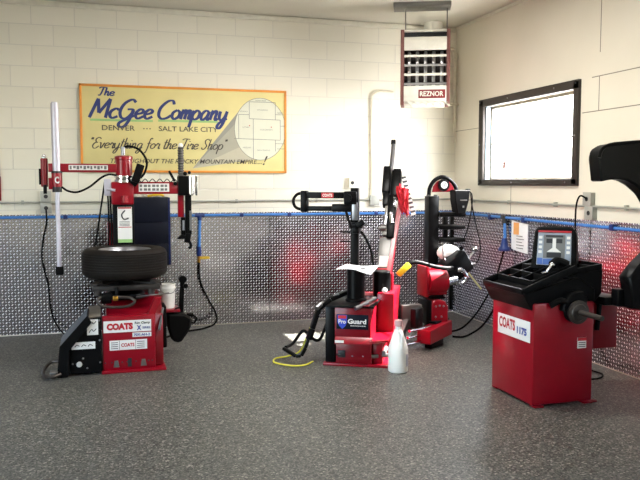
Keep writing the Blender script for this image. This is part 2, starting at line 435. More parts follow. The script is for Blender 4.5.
def script(name, body, x0, x1, zb, xh, y, pen, m, parent, shear=.3):
    """hand-lettered brush script painted on the plane y = const, facing -Y"""
    cnt = 0; mb = MB(); adv = sum(GLYPH[c][0] for c in body); k = (x1 - x0) / adv; x = x0
    for ch in body:
        w, st = GLYPH[ch]
        for s_ in st:
            P = spline([Vector((x + (px) * k + pz * xh * shear, 0, zb + pz * xh)) for px, pz in s_], 6)
            prev = None
            for i, p in enumerate(P):
                cnt += 1; yy = y - cnt * 4e-6
                d = (P[min(i + 1, len(P) - 1)] - P[max(i - 1, 0)]).normalized()
                wd = pen * (.55 + .45 * abs(d.z)); n = Vector((d.z, 0, -d.x)) * wd
                pr = (mb.bm.verts.new((p.x + n.x, yy, p.z + n.z)), mb.bm.verts.new((p.x - n.x, yy, p.z - n.z)))
                if prev: mb.bm.faces.new((prev[0], prev[1], pr[1], pr[0]))
                prev = pr
        x += w * k
    bmesh.ops.recalc_face_normals(mb.bm, faces=mb.bm.faces[:])
    return mb.build(name, m, parent, flat=True)

# ------------------------------------------------------------------ setting
XL, YF, H = -7.6, -11.0, 3.33
struct(MB().box(XL, 0, YF, 0, -.1, 0, 0).build('floor', M['floor']))
struct(MB().box(XL - .2, .2, YF - .2, .2, H, H + .12, 0).build('ceiling', M['ceil']))
struct(MB().box(XL - .2, .2, 0, .2, -.1, H, 0).build('wall_back', M['block']))
# left wall with an unseen doorway, added to light the left-facing sides
wl_ = MB(); wl_.box(XL - .2, XL, -3.6, 0, -.1, H, 0); wl_.box(XL - .2, XL, YF, -7.6, -.1, H, 0); wl_.box(XL - .2, XL, -7.6, -3.6, 2.75, H, 0)
struct(wl_.build('wall_left', M['cream']))
struct(MB().box(XL - .2, .2, YF - .2, YF, -.1, H, 0).build('wall_front', M['cream']))
WY0, WY1, WZ0, WZ1 = -2.29, -.70, 1.565, 2.36
WINS = [(WY0, WY1), (-7.1, -5.45), (-9.5, -7.9)]
wr = MB(); yy = 0
for a, b_ in WINS:
    wr.box(0, .1, b_, yy, -.1, H, 0); wr.box(0, .1, a, b_, -.1, WZ0, 0); wr.box(0, .1, a, b_, WZ1, H, 0); yy = a
wr.box(0, .1, YF, yy, -.1, H, 0)
struct(wr.build('wall_right', M['panelwall']))
struct(MB().box(XL, -.02, -.03, 0, 3.272, 3.325, .004).build('trim_1', M['trim']))
struct(MB().box(-.022, 0, YF, -.03, 3.30, 3.33, .003).build('trim_2', M['trim']))
# tread plate wainscot: sheets on the back wall and on the right wall
sx = -2.235
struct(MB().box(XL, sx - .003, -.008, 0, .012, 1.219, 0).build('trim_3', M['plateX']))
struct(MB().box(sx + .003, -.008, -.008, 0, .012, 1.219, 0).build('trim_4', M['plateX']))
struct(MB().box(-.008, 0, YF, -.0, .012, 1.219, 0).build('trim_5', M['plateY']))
MB().box(sx - .006, sx + .006, -.0075, 0, .012, 1.219, 0).build('seam', M['outlet'], bpy.data.objects['trim_3'])

# window
win = struct(bpy.data.objects.new('window_1', None)); COL.objects.link(win); win.location = (0, -1.48, 1.51); WORLD['window_1'] = Matrix.Translation((0, -1.48, 1.51))
fr = MB()
fr.box(-.03, .006, -2.36, -.61, 2.352, 2.432, .004); fr.box(-.03, .006, -2.36, -.61, 1.508, 1.572, .004)
fr.box(-.03, .006, -2.36, -2.285, 1.52, 2.42, .004); fr.box(-.03, .006, -.705, -.61, 1.52, 2.42, .004)
fr.build('window_frame', M['brown'], win)
bl = MB()
for y, z in ((-.64, 2.40), (-1.2, 2.395), (-2.0, 2.395), (-2.32, 2.40), (-.64, 1.54), (-1.3, 1.54), (-2.2, 1.54), (-.64, 1.95), (-2.32, 1.95)): bl.sphere((-.031, y, z), .008, seg=8)
bl.build('bolt_heads', M['steel'], win)
jb = MB(); jb.box(.006, .10, -.72, -.701, 1.566, 2.36, 0); jb.build('jamb_liner', M['jamb'], win)
sash = MB()
for a in ((-2.289, -2.265, 1.566, 2.355), (-.745, -.721, 1.566, 2.355)): sash.box(.055, .085, a[0], a[1], a[2], a[3], .002)
sash.box(.055, .085, -2.28, -.73, 1.566, 1.59, .002); sash.box(.055, .085, -2.28, -.73, 2.325, 2.355, .002)
sash.build('sash', M['tan'], win)
mu = MB()
for y in (-1.24, -1.76): mu.box(.062, .077, y - .008, y + .008, 1.58, 2.34, .001)
mu.box(.062, .077, -2.27, -.74, 1.945, 1.961, .001)
for y in (-1.24, -1.76): mu.sphere((.061, y, 1.953), .014, seg=8)
mu.build('muntins', M['white'], win)
MB().box(.068, .071, -2.28, -.73, 1.58, 2.335, 0).build('window_pane', M['glass'], win)
dc = MB(); dc.box(.064, .0675, -1.02, -.97, 1.68, 1.76, .0005); dc.build('pane_sticker', M['heaterbrown'], win)

for n, (a, b_) in enumerate(WINS[1:], 2):  # unseen windows, added for sun patches that brighten the tread plate
    w_ = struct(bpy.data.objects.new('window_%d' % n, None)); COL.objects.link(w_); w_.location = (0, (a + b_) / 2, WZ0); WORLD[w_.name] = Matrix.Translation(w_.location)
    fr = MB()
    fr.box(-.03, .006, a - .07, b_ + .07, WZ1, WZ1 + .07, .004); fr.box(-.03, .006, a - .07, b_ + .07, WZ0 - .06, WZ0, .004)
    fr.box(-.03, .006, a - .07, a, WZ0 - .06, WZ1 + .07, .004); fr.box(-.03, .006, b_, b_ + .07, WZ0 - .06, WZ1 + .07, .004)
    fr.build('window_frame', M['brown'], w_)
    MB().box(.068, .071, a, b_, WZ0, WZ1, 0).build('window_pane', M['glass'], w_)

# ------------------------------------------------------------------ sign
SX0, SX1, SZ0, SZ1 = -4.19, -2.046, 1.642, 2.532
sg = thing('wall_sign', 'long yellow painted company sign with blue script and a round map, on the back wall', 'sign', (-3.12, 0, SZ0))
MB().box(SX0, SX1, -.028, -.002, SZ0, SZ1, .002).build('sign_board', M['signyellow'], sg)
f = MB(); e = .024
f.box(SX0, SX1, -.036, -.002, SZ1 - e, SZ1, .003); f.box(SX0, SX1, -.036, -.002, SZ0, SZ0 + e, .003)
f.box(SX0, SX0 + e, -.036, -.002, SZ0, SZ1, .003); f.box(SX1 - e, SX1, -.036, -.002, SZ0, SZ1, .003)
f.build('sign_frame', M['signorange'], sg)
def fx(u): return SX0 + (u - 52) / 554 * (SX1 - SX0)
def fz(v, u=330): return SZ1 - (v - (38 + (u - 52) * 14 / 554)) / (244 - (u - 52) * 12 / 554) * (SZ1 - SZ0)
YS = -.0295
script('lettering', 'The', fx(97), fx(140), fz(70, 120), (fz(48, 120) - fz(70, 120)) / 2, YS, .0085, M['navyink'], sg, shear=.3)
script('lettering', 'McGee', fx(76), fx(236), fz(132, 160), (fz(80, 160) - fz(132, 160)) / 2, YS, .0165, M['navyink'], sg, shear=.32)
script('lettering', 'Company', fx(248), fx(436), fz(134, 340), (fz(84, 340) - fz(134, 340)) / 2, YS, .0165, M['navyink'], sg, shear=.32)
u_ = MB(); u_.box(fx(78), fx(238), YS + .0007, -.027, fz(141, 160), fz(135, 160), 0); u_.box(fx(252), fx(412), YS + .0007, -.027, fz(142, 330), fz(136, 330), 0); u_.build('underline', M['greenpaint'], sg)
XR, ZU = (1, 0, 0), (0, 0, 1)
text('lettering', 'DENVER', (fx(107), YS, fz(166, 150)), XR, ZU, fx(191) - fx(107), .052, M['greyink'], sg, bold=.01)
text('lettering', 'SALT LAKE CITY', (fx(253), YS, fz(168, 330)), XR, ZU, fx(412) - fx(253), .052, M['greyink'], sg, bold=.01)
d_ = MB()
for u in (213, 221, 229): d_.box(fx(u), fx(u + 3), YS, -.027, fz(162, 220), fz(159, 220), 0)
d_.build('dots', M['greyink'], sg)
script('lettering', '"Everything for the Tire Shop"', fx(72), fx(432), fz(216, 250), (fz(187, 250) - fz(216, 250)) / 2, YS - .0006, .0062, M['greyink'], sg, shear=.35)
text('lettering', 'THROUGHOUT THE ROCKY MOUNTAIN EMPIRE....', (fx(127), YS - .0006, fz(257, 330)), XR, ZU, fx(534) - fx(127), .046, M['greyink'], sg, shear=.25, bold=.008)
text('lettering', '!', (fx(537), YS - .0006, fz(261, 540)), XR, ZU, fx(551) - fx(537), .1, M['greyink'], sg, shear=.4, bold=.01)
# the painted cone that leads to the round map, then the map
mcx, mcz, rx, rz_ = fx(531), fz(160, 531), (fx(605) - fx(457)) / 2 * .985, (fz(73, 531) - fz(247, 531)) / 2
tip = (fx(342), fz(271, 345))
def el(a): return (mcx + rx * math.cos(a), mcz + rz_ * math.sin(a))
ang = [math.radians(x) for x in (128, 150, 172, 194, 216, 238, 258)]
for nm, i0, i1, mm in (('cone_shading', 0, 2, 'cone2'), ('cone_shading', 2, 4, 'cone1'), ('cone_shading', 4, 6, 'cone0')):
    c = MB(); pts = [tip] + [el(ang[i]) for i in range(i0, i1 + 1)]
    c.bm.faces.new([c.bm.verts.new((p[0], YS + .0008, p[1])) for p in pts]); bmesh.ops.recalc_face_normals(c.bm, faces=c.bm.faces[:]); c.build(nm, M[mm], sg, flat=True)
c = MB(); c.bm.faces.new([c.bm.verts.new((*[el(2 * PI * i / 48)[0]], YS + .0004, el(2 * PI * i / 48)[1])) for i in range(48)]); mp = c.build('map_disc', M['mapwhite'], sg, flat=True)
c = MB()
for i in range(48):
    a, b = el(2 * PI * i / 48), el(2 * PI * (i + 1) / 48); c.bar((a[0], YS, a[1]), (b[0], YS, b[1]), .001, .005, 0)
def ml(u0, v0, u1, v1): c.bar((fx(u0), YS, fz(v0, 531)), (fx(u1), YS, fz(v1, 531)), .001, .005, 0)
for l in ((500, 84, 500, 131), (574, 84, 574, 132), (500, 84, 574, 84), (500, 131, 588, 133), (511, 131, 511, 246), (470, 120, 500, 120), (470, 120, 470, 187), (457, 187, 588, 190), (588, 133, 588, 190), (574, 190, 574, 222), (574, 118, 598, 118), (588, 150, 604, 150), (574, 200, 600, 200)): ml(*l)
c.build('map_lines', M['mapline'], sg, flat=True)
c = MB()
for s_, u, v, w in (('WYOMING', 522, 108, 30), ('COLORADO', 530, 163, 36), ('UTAH', 481, 157, 18), ('NEW MEXICO', 522, 221, 36), ('ARIZONA', 481, 214, 24), ('IDAHO', 475, 113, 20), ('MONTANA', 518, 82, 30), ('NEBR', 579, 115, 17), ('KANSAS', 579, 216, 20)):
    add_text(c, s_, (fx(u), YS - .0003, fz(v, 531)), XR, ZU, fx(u + w) - fx(u), .014)
c.build('map_names', M['mapline'], sg, flat=True)
c = MB()
for u, v in ((499, 149), (561, 152)): c.box(fx(u), fx(u + 2.5), YS - .0005, YS + .0008, fz(v + 3, 531), fz(v, 531), 0)
c.build('map_marks', M['redink'], sg, flat=True)

# ------------------------------------------------------------------ heater
ht = thing('unit_heater', 'white louvred unit heater with red-brown sides hung from the ceiling in the corner', 'heater', (-.79, -.97, 2.31), math.radians(-24))
FH = Matrix.Translation((-.865, -1.03, 0)) @ Matrix.Rotation(math.radians(-24), 4, 'Z') @ Matrix.Translation((.80, 1.03, 0))
def HB(): return MB(FH)
hx0, hx1, hy0, hy1, hz0, hz1 = -1.045, -.555, -1.06, -.62, 2.33, 3.06
b = HB(); b.box(hx0 + .03, hx1 - .03, hy0 + .02, hy1, hz1 - .025, hz1, .004); b.box(hx0 + .03, hx1 - .03, hy1 - .02, hy1, hz0, hz1, .004); b.box(hx0 + .03, hx1 - .03, hy0 + .02, hy1, hz0 + .0, hz0 + .02, .004); b.build('casing', M['heaterbody'], ht)
for x in (hx0, hx1 - .036): HB().box(x, x + .036, hy0, hy1 - .12, hz0 - .01, hz1, .004).build('side_panel', M['heaterbrown'], ht)
HB().box(hx0 + .036, hx1 - .036, hy0 + .2, hy0 + .21, hz0 + .02, hz1 - .03, 0).build('inner_baffle', M['heaterdark'], ht)
HB().box(hx0 + .036, hx1 - .036, hy0 + .01, hy0 + .2, hz1 - .07, hz1 - .03, 0).build('top_slot', M['black'], ht)
HB().box(hx0 + .034, hx1 - .034, hy0, hy0 + .025, hz1 - .205, hz1 - .075, .004).build('upper_panel', M['heaterbody'], ht)
HB().box(hx0 + .034, hx1 - .034, hy0 - .004, hy0 + .025, hz0 + .02, hz0 + .175, .004).build('lower_panel', M['heaterbody'], ht)
for i in range(4):
    z = hz1 - .275 - i * .092; lv = HB()
    lv.prism([(hy0 - .01, z), (hy0 - .01, z + .022), (hy0 + .05, z + .035), (hy0 + .05, z + .03)], 'yz', hx0 + .036, hx1 - .036, .001); lv.build('louvre', M['dullsteel'] if i % 2 else M['heaterbody'], ht)
for i in range(5):
    x = hx0 + .085 + i * .082; t = HB(); t.box(x - .017, x + .017, hy0 + .1, hy0 + .19, hz0 + .17, hz1 - .2, .012); t.build('exchanger_tube', M['tube'], ht)
b = HB()
for i in range(6):
    x = hx0 + .06 + i * .073; b.prism([(x, hz0 + .02), (x + .05, hz0 + .02), (x + .068, hz0 - .03), (x + .055, hz0 - .03)], 'xz', hy0, hy0 + .02, .001)
b.build('bottom_fringe', M['heaterbody'], ht)
pl = HB().box(hx0 + .18, hx1 - .045, hy0 - .008, hy0 - .003, hz0 + .05, hz0 + .135, .002).build('name_plate', M['nameplate'], ht)
text('lettering', 'REZNOR', (hx0 + .195, hy0 - .0085, hz0 + .068), XR, ZU, hx1 - hx0 - .258, .05, M['heaterbody'], pl, bold=.02, F=FH)
for x in (hx0 + .045, hx1 - .03): HB().cyl((x, hy0 + .12, hz1 - .01), (x, hy0 + .12, H - .03), .006, seg=8).build('hanger_rod', M['dullsteel'], ht)
HB().box(-1.12, -.55, hy0 + .0, hy0 + .24, H - .045, H - .001, .004).build('ceiling_bracket', M['dullsteel'], ht)
b = HB(); b.cyl((-.72, hy0 + .22, hz1 - .01), (-.72, hy0 + .22, hz1 + .1), .095, bev=.004); b.build('flue_collar', M['heaterbody'], ht)
b = MB(); b.tube([(-.60, -.85, 3.08), (-.47, -.5, 3.085), (-.4, -.3, 3.08), (-.35, -.2, 3.06)], .016); b.build('gas_connector', M['conduit'], ht)

gp = MB(); gp.tube([(-.30, -.1, 3.08), (-.12, -.07, 3.08), (-.06, -.055, 3.07), (-.035, -.05, 3.0)], .017); gp.cyl((-.035, -.05, 3.02), (-.035, -.05, 2.22), .017)
gp.cyl((-.035, -.05, 2.96), (-.035, -.05, 3.02), .024); gp.cyl((-.035, -.05, 2.66), (-.035, -.05, 2.7), .024); gp.cyl((-.035, -.05, 2.24), (-.035, -.05, 2.29), .024); gp.cyl((-.035, -.05, 2.0), (-.035, -.05, 2.24), .012)
gp.box(-.07, 0, -.07, -.0, 2.43, 2.45, .002)
tag(gp.build('gas_pipe', M['pipewhite']), 'cream painted vertical gas pipe in the room corner beside the unit heater', 'pipe')

# ------------------------------------------------------------------ wall services
c = MB(); c.cyl((XL + .02, -.022, 1.335), (-.02, -.022, 1.35), .010, seg=10)
for x in (-4.75, -2.6, -1.7, -.6): c.box(x - .012, x + .012, -.034, 0, 1.325, 1.362, .002)
tag(c.build('conduit', M['conduit']), 'long horizontal metal conduit on the back wall above the tread plate', 'conduit')
c = MB(); c.cyl((-.022, -.03, 1.35), (-.022, -6, 1.318), .010, seg=10)
for y in (-.5, -1.25, -2.05, -3.0): c.box(-.034, 0, y - .012, y + .012, 1.318, 1.36, .002)
tag(c.build('conduit', M['conduit']), 'long horizontal metal conduit on the right wall below the window', 'conduit')
c = MB(); c.tube([(-1.05, -.02, 1.36), (-1.05, -.02, 1.7), (-1.055, -.02, 2.1), (-1.055, -.02, 2.44), (-1.04, -.025, 2.52), (-.98, -.03, 2.56), (-.9, -.03, 2.565), (-.8, -.03, 2.565)], .011, sub=6)
tag(c.build('conduit', M['pipewhite']), 'thin cream conduit rising up the back wall and bending toward the heater', 'conduit')

def outlet_box(label, c, face, size=(.07, .115), boxes=((0, 0),), m='boxgrey', hole=True, holes=None):
    """c is the lower left of the wall side; face 'y' looks to -Y, 'x' looks to -X"""
    t = thing('outlet_box', label, 'outlet', c)
    for k, (du, dz) in enumerate(boxes):
        F = Matrix.Translation(Vector(c)) @ (Matrix.Identity(4) if face == 'y' else Matrix.Rotation(-PI / 2, 4, 'Z')) @ Matrix.Translation((du, 0, dz))
        MB(F).box(-size[0] / 2, size[0] / 2, -.045, 0, 0, size[1], .005).build('box', M[m], t)
        pl_ = MB(F); pl_.box(-size[0] / 2 - .004, size[0] / 2 + .004, -.05, -.045, -.004, size[1] + .004, .002); p = pl_.build('cover_plate', M[m], t)
        if hole:
            h = MB(F); h.cyl((0, -.049, size[1] / 2), (0, -.053, size[1] / 2), .02, seg=20); h.build('receptacle', M['outlet'], p)
    return t
outlet_box('grey double outlet box with a plugged-in black cord, left side of the back wall', (-4.53, 0, 1.235), 'y', (.095, .10), ((0, 0), (0, .115)))
outlet_box('small cream outlet plate on the back wall just right of the yellow sign', (-1.29, -.0, 1.48), 'y', (.075, .115), ((0, 0),), 'cream', True)
outlet_box('grey junction box at the foot of the rising conduit on the back wall', (-1.02, 0, 1.285), 'y', (.1, .11), ((0, 0),), 'boxgrey', False)
outlet_box('grey double outlet box with a black plug, on the right wall by the wheel balancer', (0, -2.56, 1.225), 'x', (.10, .11), ((.01, 0), (-.02, .118)))

# blue compressed air line
ap = thing('air_line', 'blue plastic air pipe running along the back wall over the tread plate', 'pipe', (-3.8, -.03, 1.18))
MB().cyl((XL + .02, -.03, 1.195), (-.04, -.03, 1.19), .0135, seg=12).build('pipe', M['bluepipe'], ap)
for x in (-4.35, -2.55, -2.02, -1.0): MB().box(x - .02, x + .02, -.05, -.008, 1.172, 1.212, .004).build('clip', M['bluedark'], ap)
tj = MB(); tj.cyl((-3.05, -.03, 1.194), (-2.95, -.03, 1.194), .022, seg=14); tj.cyl((-3.0, -.03, 1.19), (-3.0, -.03, 1.14), .022, seg=14); tj.build('tee', M['bluedark'], ap)
MB().cyl((-3.0, -.03, 1.15), (-3.01, -.035, .84), .0155, seg=12).build('drop_pipe', M['bluepipe'], ap)
MB().cyl((-3.01, -.035, .86), (-3.01, -.035, .76), .024, seg=14).build('drop_coupling', M['bluedark'], ap)
b = MB(); b.cyl((-3.01, -.037, .77), (-3.015, -.045, .69), .014, seg=10); b.build('fitting', M['brass'], ap)
b = MB(); b.box(-3.0, -2.9, -.05, -.035, .725, .75, .006); lab(b.build('valve_handle', M['yellow'], ap), 'yellow valve lever')
b = MB(); b.tube([(-3.015, -.045, .70), (-3.01, -.07, .5), (-2.93, -.12, .3), (-2.86, -.16, .16), (-2.87, -.2, .06), (-3.0, -.26, .02), (-3.2, -.35, .015), (-3.42, -.6, .02)], .010); lab(b.build('hose', M['rubber'], ap), 'black rubber air hose')
ap = thing('air_line', 'blue plastic air pipe running along the right wall under the window', 'pipe', (-.03, -2.5, 1.16))
MB().cyl((-.03, -.04, 1.19), (-.03, -6, 1.145), .0135, seg=12).build('pipe', M['bluepipe'], ap)
for y in (-.9, -1.55, -2.86, -3.6): MB().box(-.05, -.008, y - .025, y + .025, 1.148, 1.2, .004).build('clip', M['bluedark'], ap)
tj = MB(); tj.cyl((-.03, -1.22, 1.185), (-.03, -1.14, 1.185), .022, seg=14); tj.cyl((-.03, -1.19, 1.2), (-.03, -1.19, 1.1), .024, seg=14); tj.build('tee', M['outlet'], ap)
MB().cyl((-.035, -1.2, 1.12), (-.05, -1.24, .92), .0155, seg=12).build('drop_pipe', M['bluepipe'], ap)
b = MB(); b.lathe([(0, 0), (.06, 0), (.062, .02), (.04, .05), (.03, .1), (.026, .13), (0, .13)], (-.07, -1.26, .845)); lab(b.build('filter', M['bluedark'], ap), 'dark blue air filter bowl')
b = MB(); b.tube([(-.08, -1.27, .85), (-.09, -1.22, .70), (-.14, -1.21, .54), (-.24, -1.19, .335), (-.34, -1.17, .18), (-.45, -1.12, .05), (-.58, -1.12, .015), (-.72, -1.2, .04)], .010); lab(b.build('hose', M['rubber'], ap), 'black rubber air hose')

nt_ = thing('paper_notice', 'white paper notice with an orange block, hung on the right wall tread plate', 'notice', (-.01, -1.45, .86))
MB().grid(6, 6, lambda u, v: (-.014 - .012 * math.sin(u * PI), -1.30 - .30 * u, .87 - .03 * u + v * .29), .0015).build('sheet', M['paper'], nt_)
MB().grid(3, 3, lambda u, v: (-.028, -1.36 - .10 * u, 1.02 + v * .12), .001).build('orange_block', M['orange'], nt_)
b = MB()
for i in range(5): b.box(-.031, -.028, -1.52 + random.uniform(-.04, .02), -1.42, .885 + i * .03, .891 + i * .03, 0)
b.build('print', M['ink'], nt_)

ps = thing('poster', 'edge of a poster at the left end of the back wall, dark red below', 'poster', (-5.2, -.01, 1.36))
MB().box(-5.55, -4.947, -.03, -.002, 1.60, 2.08, .002).build('upper_sheet', M['bag'], ps)
MB().box(-5.55, -4.945, -.03, -.002, 1.36, 1.60, .002).build('lower_band', M['darkred'], ps)

# cords
b = MB(); b.tube([(-4.53, -.055, 1.27), (-4.53, -.06, 1.14), (-4.57, -.05, .95), (-4.58, -.05, .75), (-4.53, -.05, .5), (-4.51, -.06, .25), (-4.45, -.12, .1), (-4.35, -.25, .012), (-4.2, -.5, .012), (-4.12, -.8, .012)], .0075)
tag(b.build('power_cord', M['rubber']), 'black power cord hanging from the left outlet box down the tread plate', 'cord')
b = MB(); b.tube([(-.055, -2.55, 1.40), (-.075, -2.49, 1.425), (-.085, -2.455, 1.36), (-.09, -2.45, 1.22), (-.08, -2.45, 1.0), (-.08, -2.46, .7), (-.08, -2.55, .3), (-.1, -2.7, .02), (-.2, -2.85, .012), (-.2, -3.0, .012), (-.3, -3.1, .012), (-.45, -3.1, .012), (-.60, -3.06, .012)], .0075)
tag(b.build('power_cord', M['rubber']), 'black cord plugged into the right wall box and dropping behind the wheel balancer', 'cord')
b = MB(); b.tube([(-.68, -1.34, .012), (-.60, -1.39, .012), (-.50, -1.37, .03), (-.45, -1.494, .123), (-.50, -1.733, .267), (-.56, -1.943, .40), (-.62, -2.13, .532), (-.72, -2.5, .62), (-.82, -2.85, .64), (-.88, -3.035, .63)], .010)
tag(b.build('power_cord', M['rubber']), 'black cable curving up from the floor to the back of the wheel balancer', 'cord')

# navy wall cabinet
nc = thing('tool_cabinet', 'dark navy steel cabinet on the back wall behind the tire', 'cabinet', (-3.6, -.2, .715))
MB().box(-3.87, -3.345, -.42, -.055, .715, 1.392, .004).build('cabinet_body', M['navy'], nc)
for z in (.80, 1.28): MB().box(-3.80, -3.42, -.056, -.008, z - .02, z + .02, .002).build('mounting_rail', M['dullsteel'], nc)
for z0, z1 in ((.73, .93), (.94, 1.14), (1.15, 1.38)): MB().box(-3.86, -3.365, -.432, -.42, z0, z1, .003).build('drawer', M['navy'], nc)
MB().box(-3.362, -3.343, -.425, -.40, .72, 1.39, .002).build('edge_strip', M['navylight'], nc)
def bagf(u, v):
    a = 2 * PI * u; r = 1 - .9 * abs(2 * v - 1)
    q = .8 + .2 * math.sin(7 * a + 3 * v) + .12 * math.sin(13 * a + 9 * v)
    return (-3.54 + .17 * math.cos(a) * (1 - v * v) * q, -.25 + .09 * math.sin(a) * (1 - v * v) * q, 1.394 + .065 * v * q)
b = MB(); b.grid(40, 8, bagf); tag(b.build('plastic_bag', M['bag']), 'crumpled clear plastic bag lying on top of the navy tool cabinet', 'bag')
b = MB(); b.tube([(-3.40, -.36, 1.408), (-3.45, -.375, 1.42), (-3.56, -.385, 1.405)], .012); tag(b.build('scraper', M['yellow']), 'yellow-handled tool on top of the navy tool cabinet', 'tool')

# ------------------------------------------------------------------ left tire changer
tc = thing('tire_changer', 'red tire changer on the left with a tall grey pole, holding a tire', 'tire changer', (-3.8, -1.3, 0))
b = MB(); b.prism([(-1.745, .03), (-1.745, .455), (-1.5, .56), (-1.1, .60), (-.72, .60), (-.72, .03)], 'yz', -3.985, -3.535, .006); body = b.build('cabinet', M['darkred'], tc)
b = MB(); b.prism([(-3.66, .03), (-3.60, .03), (-3.60, .46), (-3.545, .60), (-3.60, .60), (-3.66, .46)], 'xz', -1.79, -1.72, .003); b.build('side_rib', M['red'], tc)
MB().box(-4.02, -3.605, -1.80, -1.745, .02, .465, .008).build('front_panel', M['red'], tc)
MB().box(-4.03, -3.52, -1.83, -.72, 0, .022, .004).build('base_plate', M['red'], tc)
YF_ = -1.8012
def plate(name, x0, x1, z0, z1, y, m, par, t=.002): return MB().box(x0, x1, y - t, y, z0, z1, 0).build(name, M[m], par)
l1 = plate('logo_label', -4.01, -3.635, .330, .425, YF_, 'label', tc)
text('lettering', 'COATS', (-3.985, YF_ - .0025, .350), XR, ZU, .205, .056, M['redink'], l1, bold=.07)
text('lettering', 'Rim Clamp', (-3.765, YF_ - .0025, .386), XR, ZU, .12, .026, M['ink'], l1, bold=.03)
text('lettering', 'X', (-3.75, YF_ - .0025, .342), XR, ZU, .036, .04, M['blueink'], l1, bold=.04)
text('lettering', 'SERIES', (-3.705, YF_ - .0025, .352), XR, ZU, .06, .018, M['blueink'], l1, bold=.02)
l2 = plate('model_label', -3.785, -3.635, .286, .322, YF_, 'label', tc)
text('lettering', '70X-AH-2', (-3.775, YF_ - .0025, .293), XR, ZU, .13, .022, M['blueink'], l2, bold=.03)
l3 = plate('instruction_label', -3.965, -3.67, .185, .265, YF_, 'label', tc)
text('lettering', 'COATS', (-3.875, YF_ - .0025, .21), XR, ZU, .105, .03, M['redink'], l3, bold=.04)
b = MB()
for i in range(4):
    b.box(-3.955, -3.90, YF_ - .003, YF_ - .002, .197 + i * .016, .202 + i * .016, 0); b.box(-3.75, -3.69, YF_ - .003, YF_ - .002, .197 + i * .016, .202 + i * .016, 0)
b.box(-3.89, -3.887, YF_ - .003, YF_ - .002, .188, .262, 0); b.box(-3.762, -3.759, YF_ - .003, YF_ - .002, .188, .262, 0); b.build('print', M['ink'], l3)
for x in (-3.915, -3.70):
    b = MB(); b.prism([(x - .024, .045), (x + .024, .045), (x + .014, .10), (x - .014, .10)], 'xz', YF_ - .004, YF_, .001); b.build('fork_slot', M['dullsteel'], tc)
b = MB(); b.box(-3.825, -3.795, YF_ - .004, YF_, .045, .115, 0); b.build('fork_slot', M['outlet'], tc)
b = MB()
for x in (-4.0, -3.95, -3.87, -3.83, -3.76, -3.66, -3.63):
    b.sphere((x, YF_, .085), .006, seg=8)
b.build('bolt_heads', M['outlet'], tc)
# black front box with foot controls
b = MB(); b.prism([(-4.025, .02), (-4.27, .02), (-4.27, .24), (-4.145, .45), (-4.025, .465)], 'xz', -1.82, -1.25, .006); bb = b.build('inflation_box', M['black'], tc)
b = MB(); b.prism([(-4.13, .452), (-4.03, .468), (-4.03, .478), (-4.13, .468)], 'xz', -1.80, -1.26, .001); b.build('box_top', M['tan'], tc)
b = MB(); b.prism([(-4.13, .49), (-4.10, .43), (-4.27, .215), (-4.285, .005), (-4.37, .005), (-4.345, .25)], 'xz', -1.86, -1.45, .006); b.build('slanted_guard', M['plastic'], tc)
YB = -1.8205
q = plate('pictogram_label', -4.135, -4.05, .325, .45, YB, 'label', bb)
for z in (.345, .405): b = MB(); b.tube([(-4.12, YB - .003, z), (-4.10, YB - .003, z + .025), (-4.085, YB - .003, z + .01), (-4.065, YB - .003, z + .03)], .003, seg=6); b.build('pictogram', M['ink'], q)
q = plate('pictogram_label', -4.255, -4.075, .215, .272, YB, 'label', bb)
for x in (-4.23, -4.18, -4.13): b = MB(); b.tube([(x, YB - .003, .235), (x + .015, YB - .003, .25), (x + .035, YB - .003, .24)], .003, seg=6); b.build('pictogram', M['ink'], q)
b = MB(); b.cyl((-4.20, -1.822, .095), (-4.20, -1.835, .095), .022, bev=.003); lab(b.build('dial', M['dial'], bb), 'small white dial')
b = MB()
for x, z in ((-4.04, .44), (-4.04, .28), (-4.04, .1), (-4.14, .06), (-4.17, .14), (-4.25, .1)): b.sphere((x, -1.822, z), .008, seg=8)
b.build('bolt_heads', M['dullsteel'], bb)
b = MB(); b.tube([(-4.33, -1.70, .10), (-4.42, -1.66, .09), (-4.47, -1.75, .05), (-4.46, -1.86, .03), (-4.40, -1.92, .03), (-4.34, -1.88, .04)], .013); ped = b.build('foot_pedal', M['darksteel'], tc)
MB().box(-4.42, -4.36, -1.90, -1.80, .045, .06, .004).build('pedal_pad', M['steel'], ped)
# side fittings of the cabinet
MB().box(-3.535, -3.495, -1.62, -1.42, .14, .50, .015).build('side_pad', M['rubber'], tc)
MB().bar((-3.57, -1.79, .33), (-3.53, -1.70, .50), .012, .03, .004).build('lever_bar', M['dullsteel'], tc)
# bead breaker
b = MB(); b.box(-3.55, -3.36, -1.42, -1.16, .405, .428, .004); b.bar((-3.535, -1.2, .35), (-3.33, -1.2, .37), .06, .06); b.build('breaker_bracket', M['red'], tc)
b = MB(); b.prism([(-3.47, .40), (-3.32, .385), (-3.255, .345), (-3.27, .25), (-3.36, .125), (-3.435, .15), (-3.47, .27)], 'xz', -1.42, -1.27, .02); b.build('breaker_shovel', M['rubber'], tc)
b = MB(); b.bar((-3.345, -1.3, .36), (-3.325, -1.3, .68), .035, .04, .004); b.cyl((-3.325, -1.34, .68), (-3.325, -1.26, .68), .034, seg=16); b.cyl((-3.30, -1.33, .62), (-3.30, -1.27, .62), .022, seg=12); b.build('breaker_arm', M['black'], tc)
b = MB(); b.tube([(-3.36, -1.38, .44), (-3.40, -1.40, .43), (-3.44, -1.38, .36)], .008); b.cyl((-3.30, -1.36, .37), (-3.24, -1.36, .365), .016, seg=10); b.tube([(-3.24, -1.36, .36), (-3.21, -1.34, .33), (-3.23, -1.34, .29), (-3.27, -1.35, .30)], .009); b.build('arm_link', M['black'], tc)
b = MB()
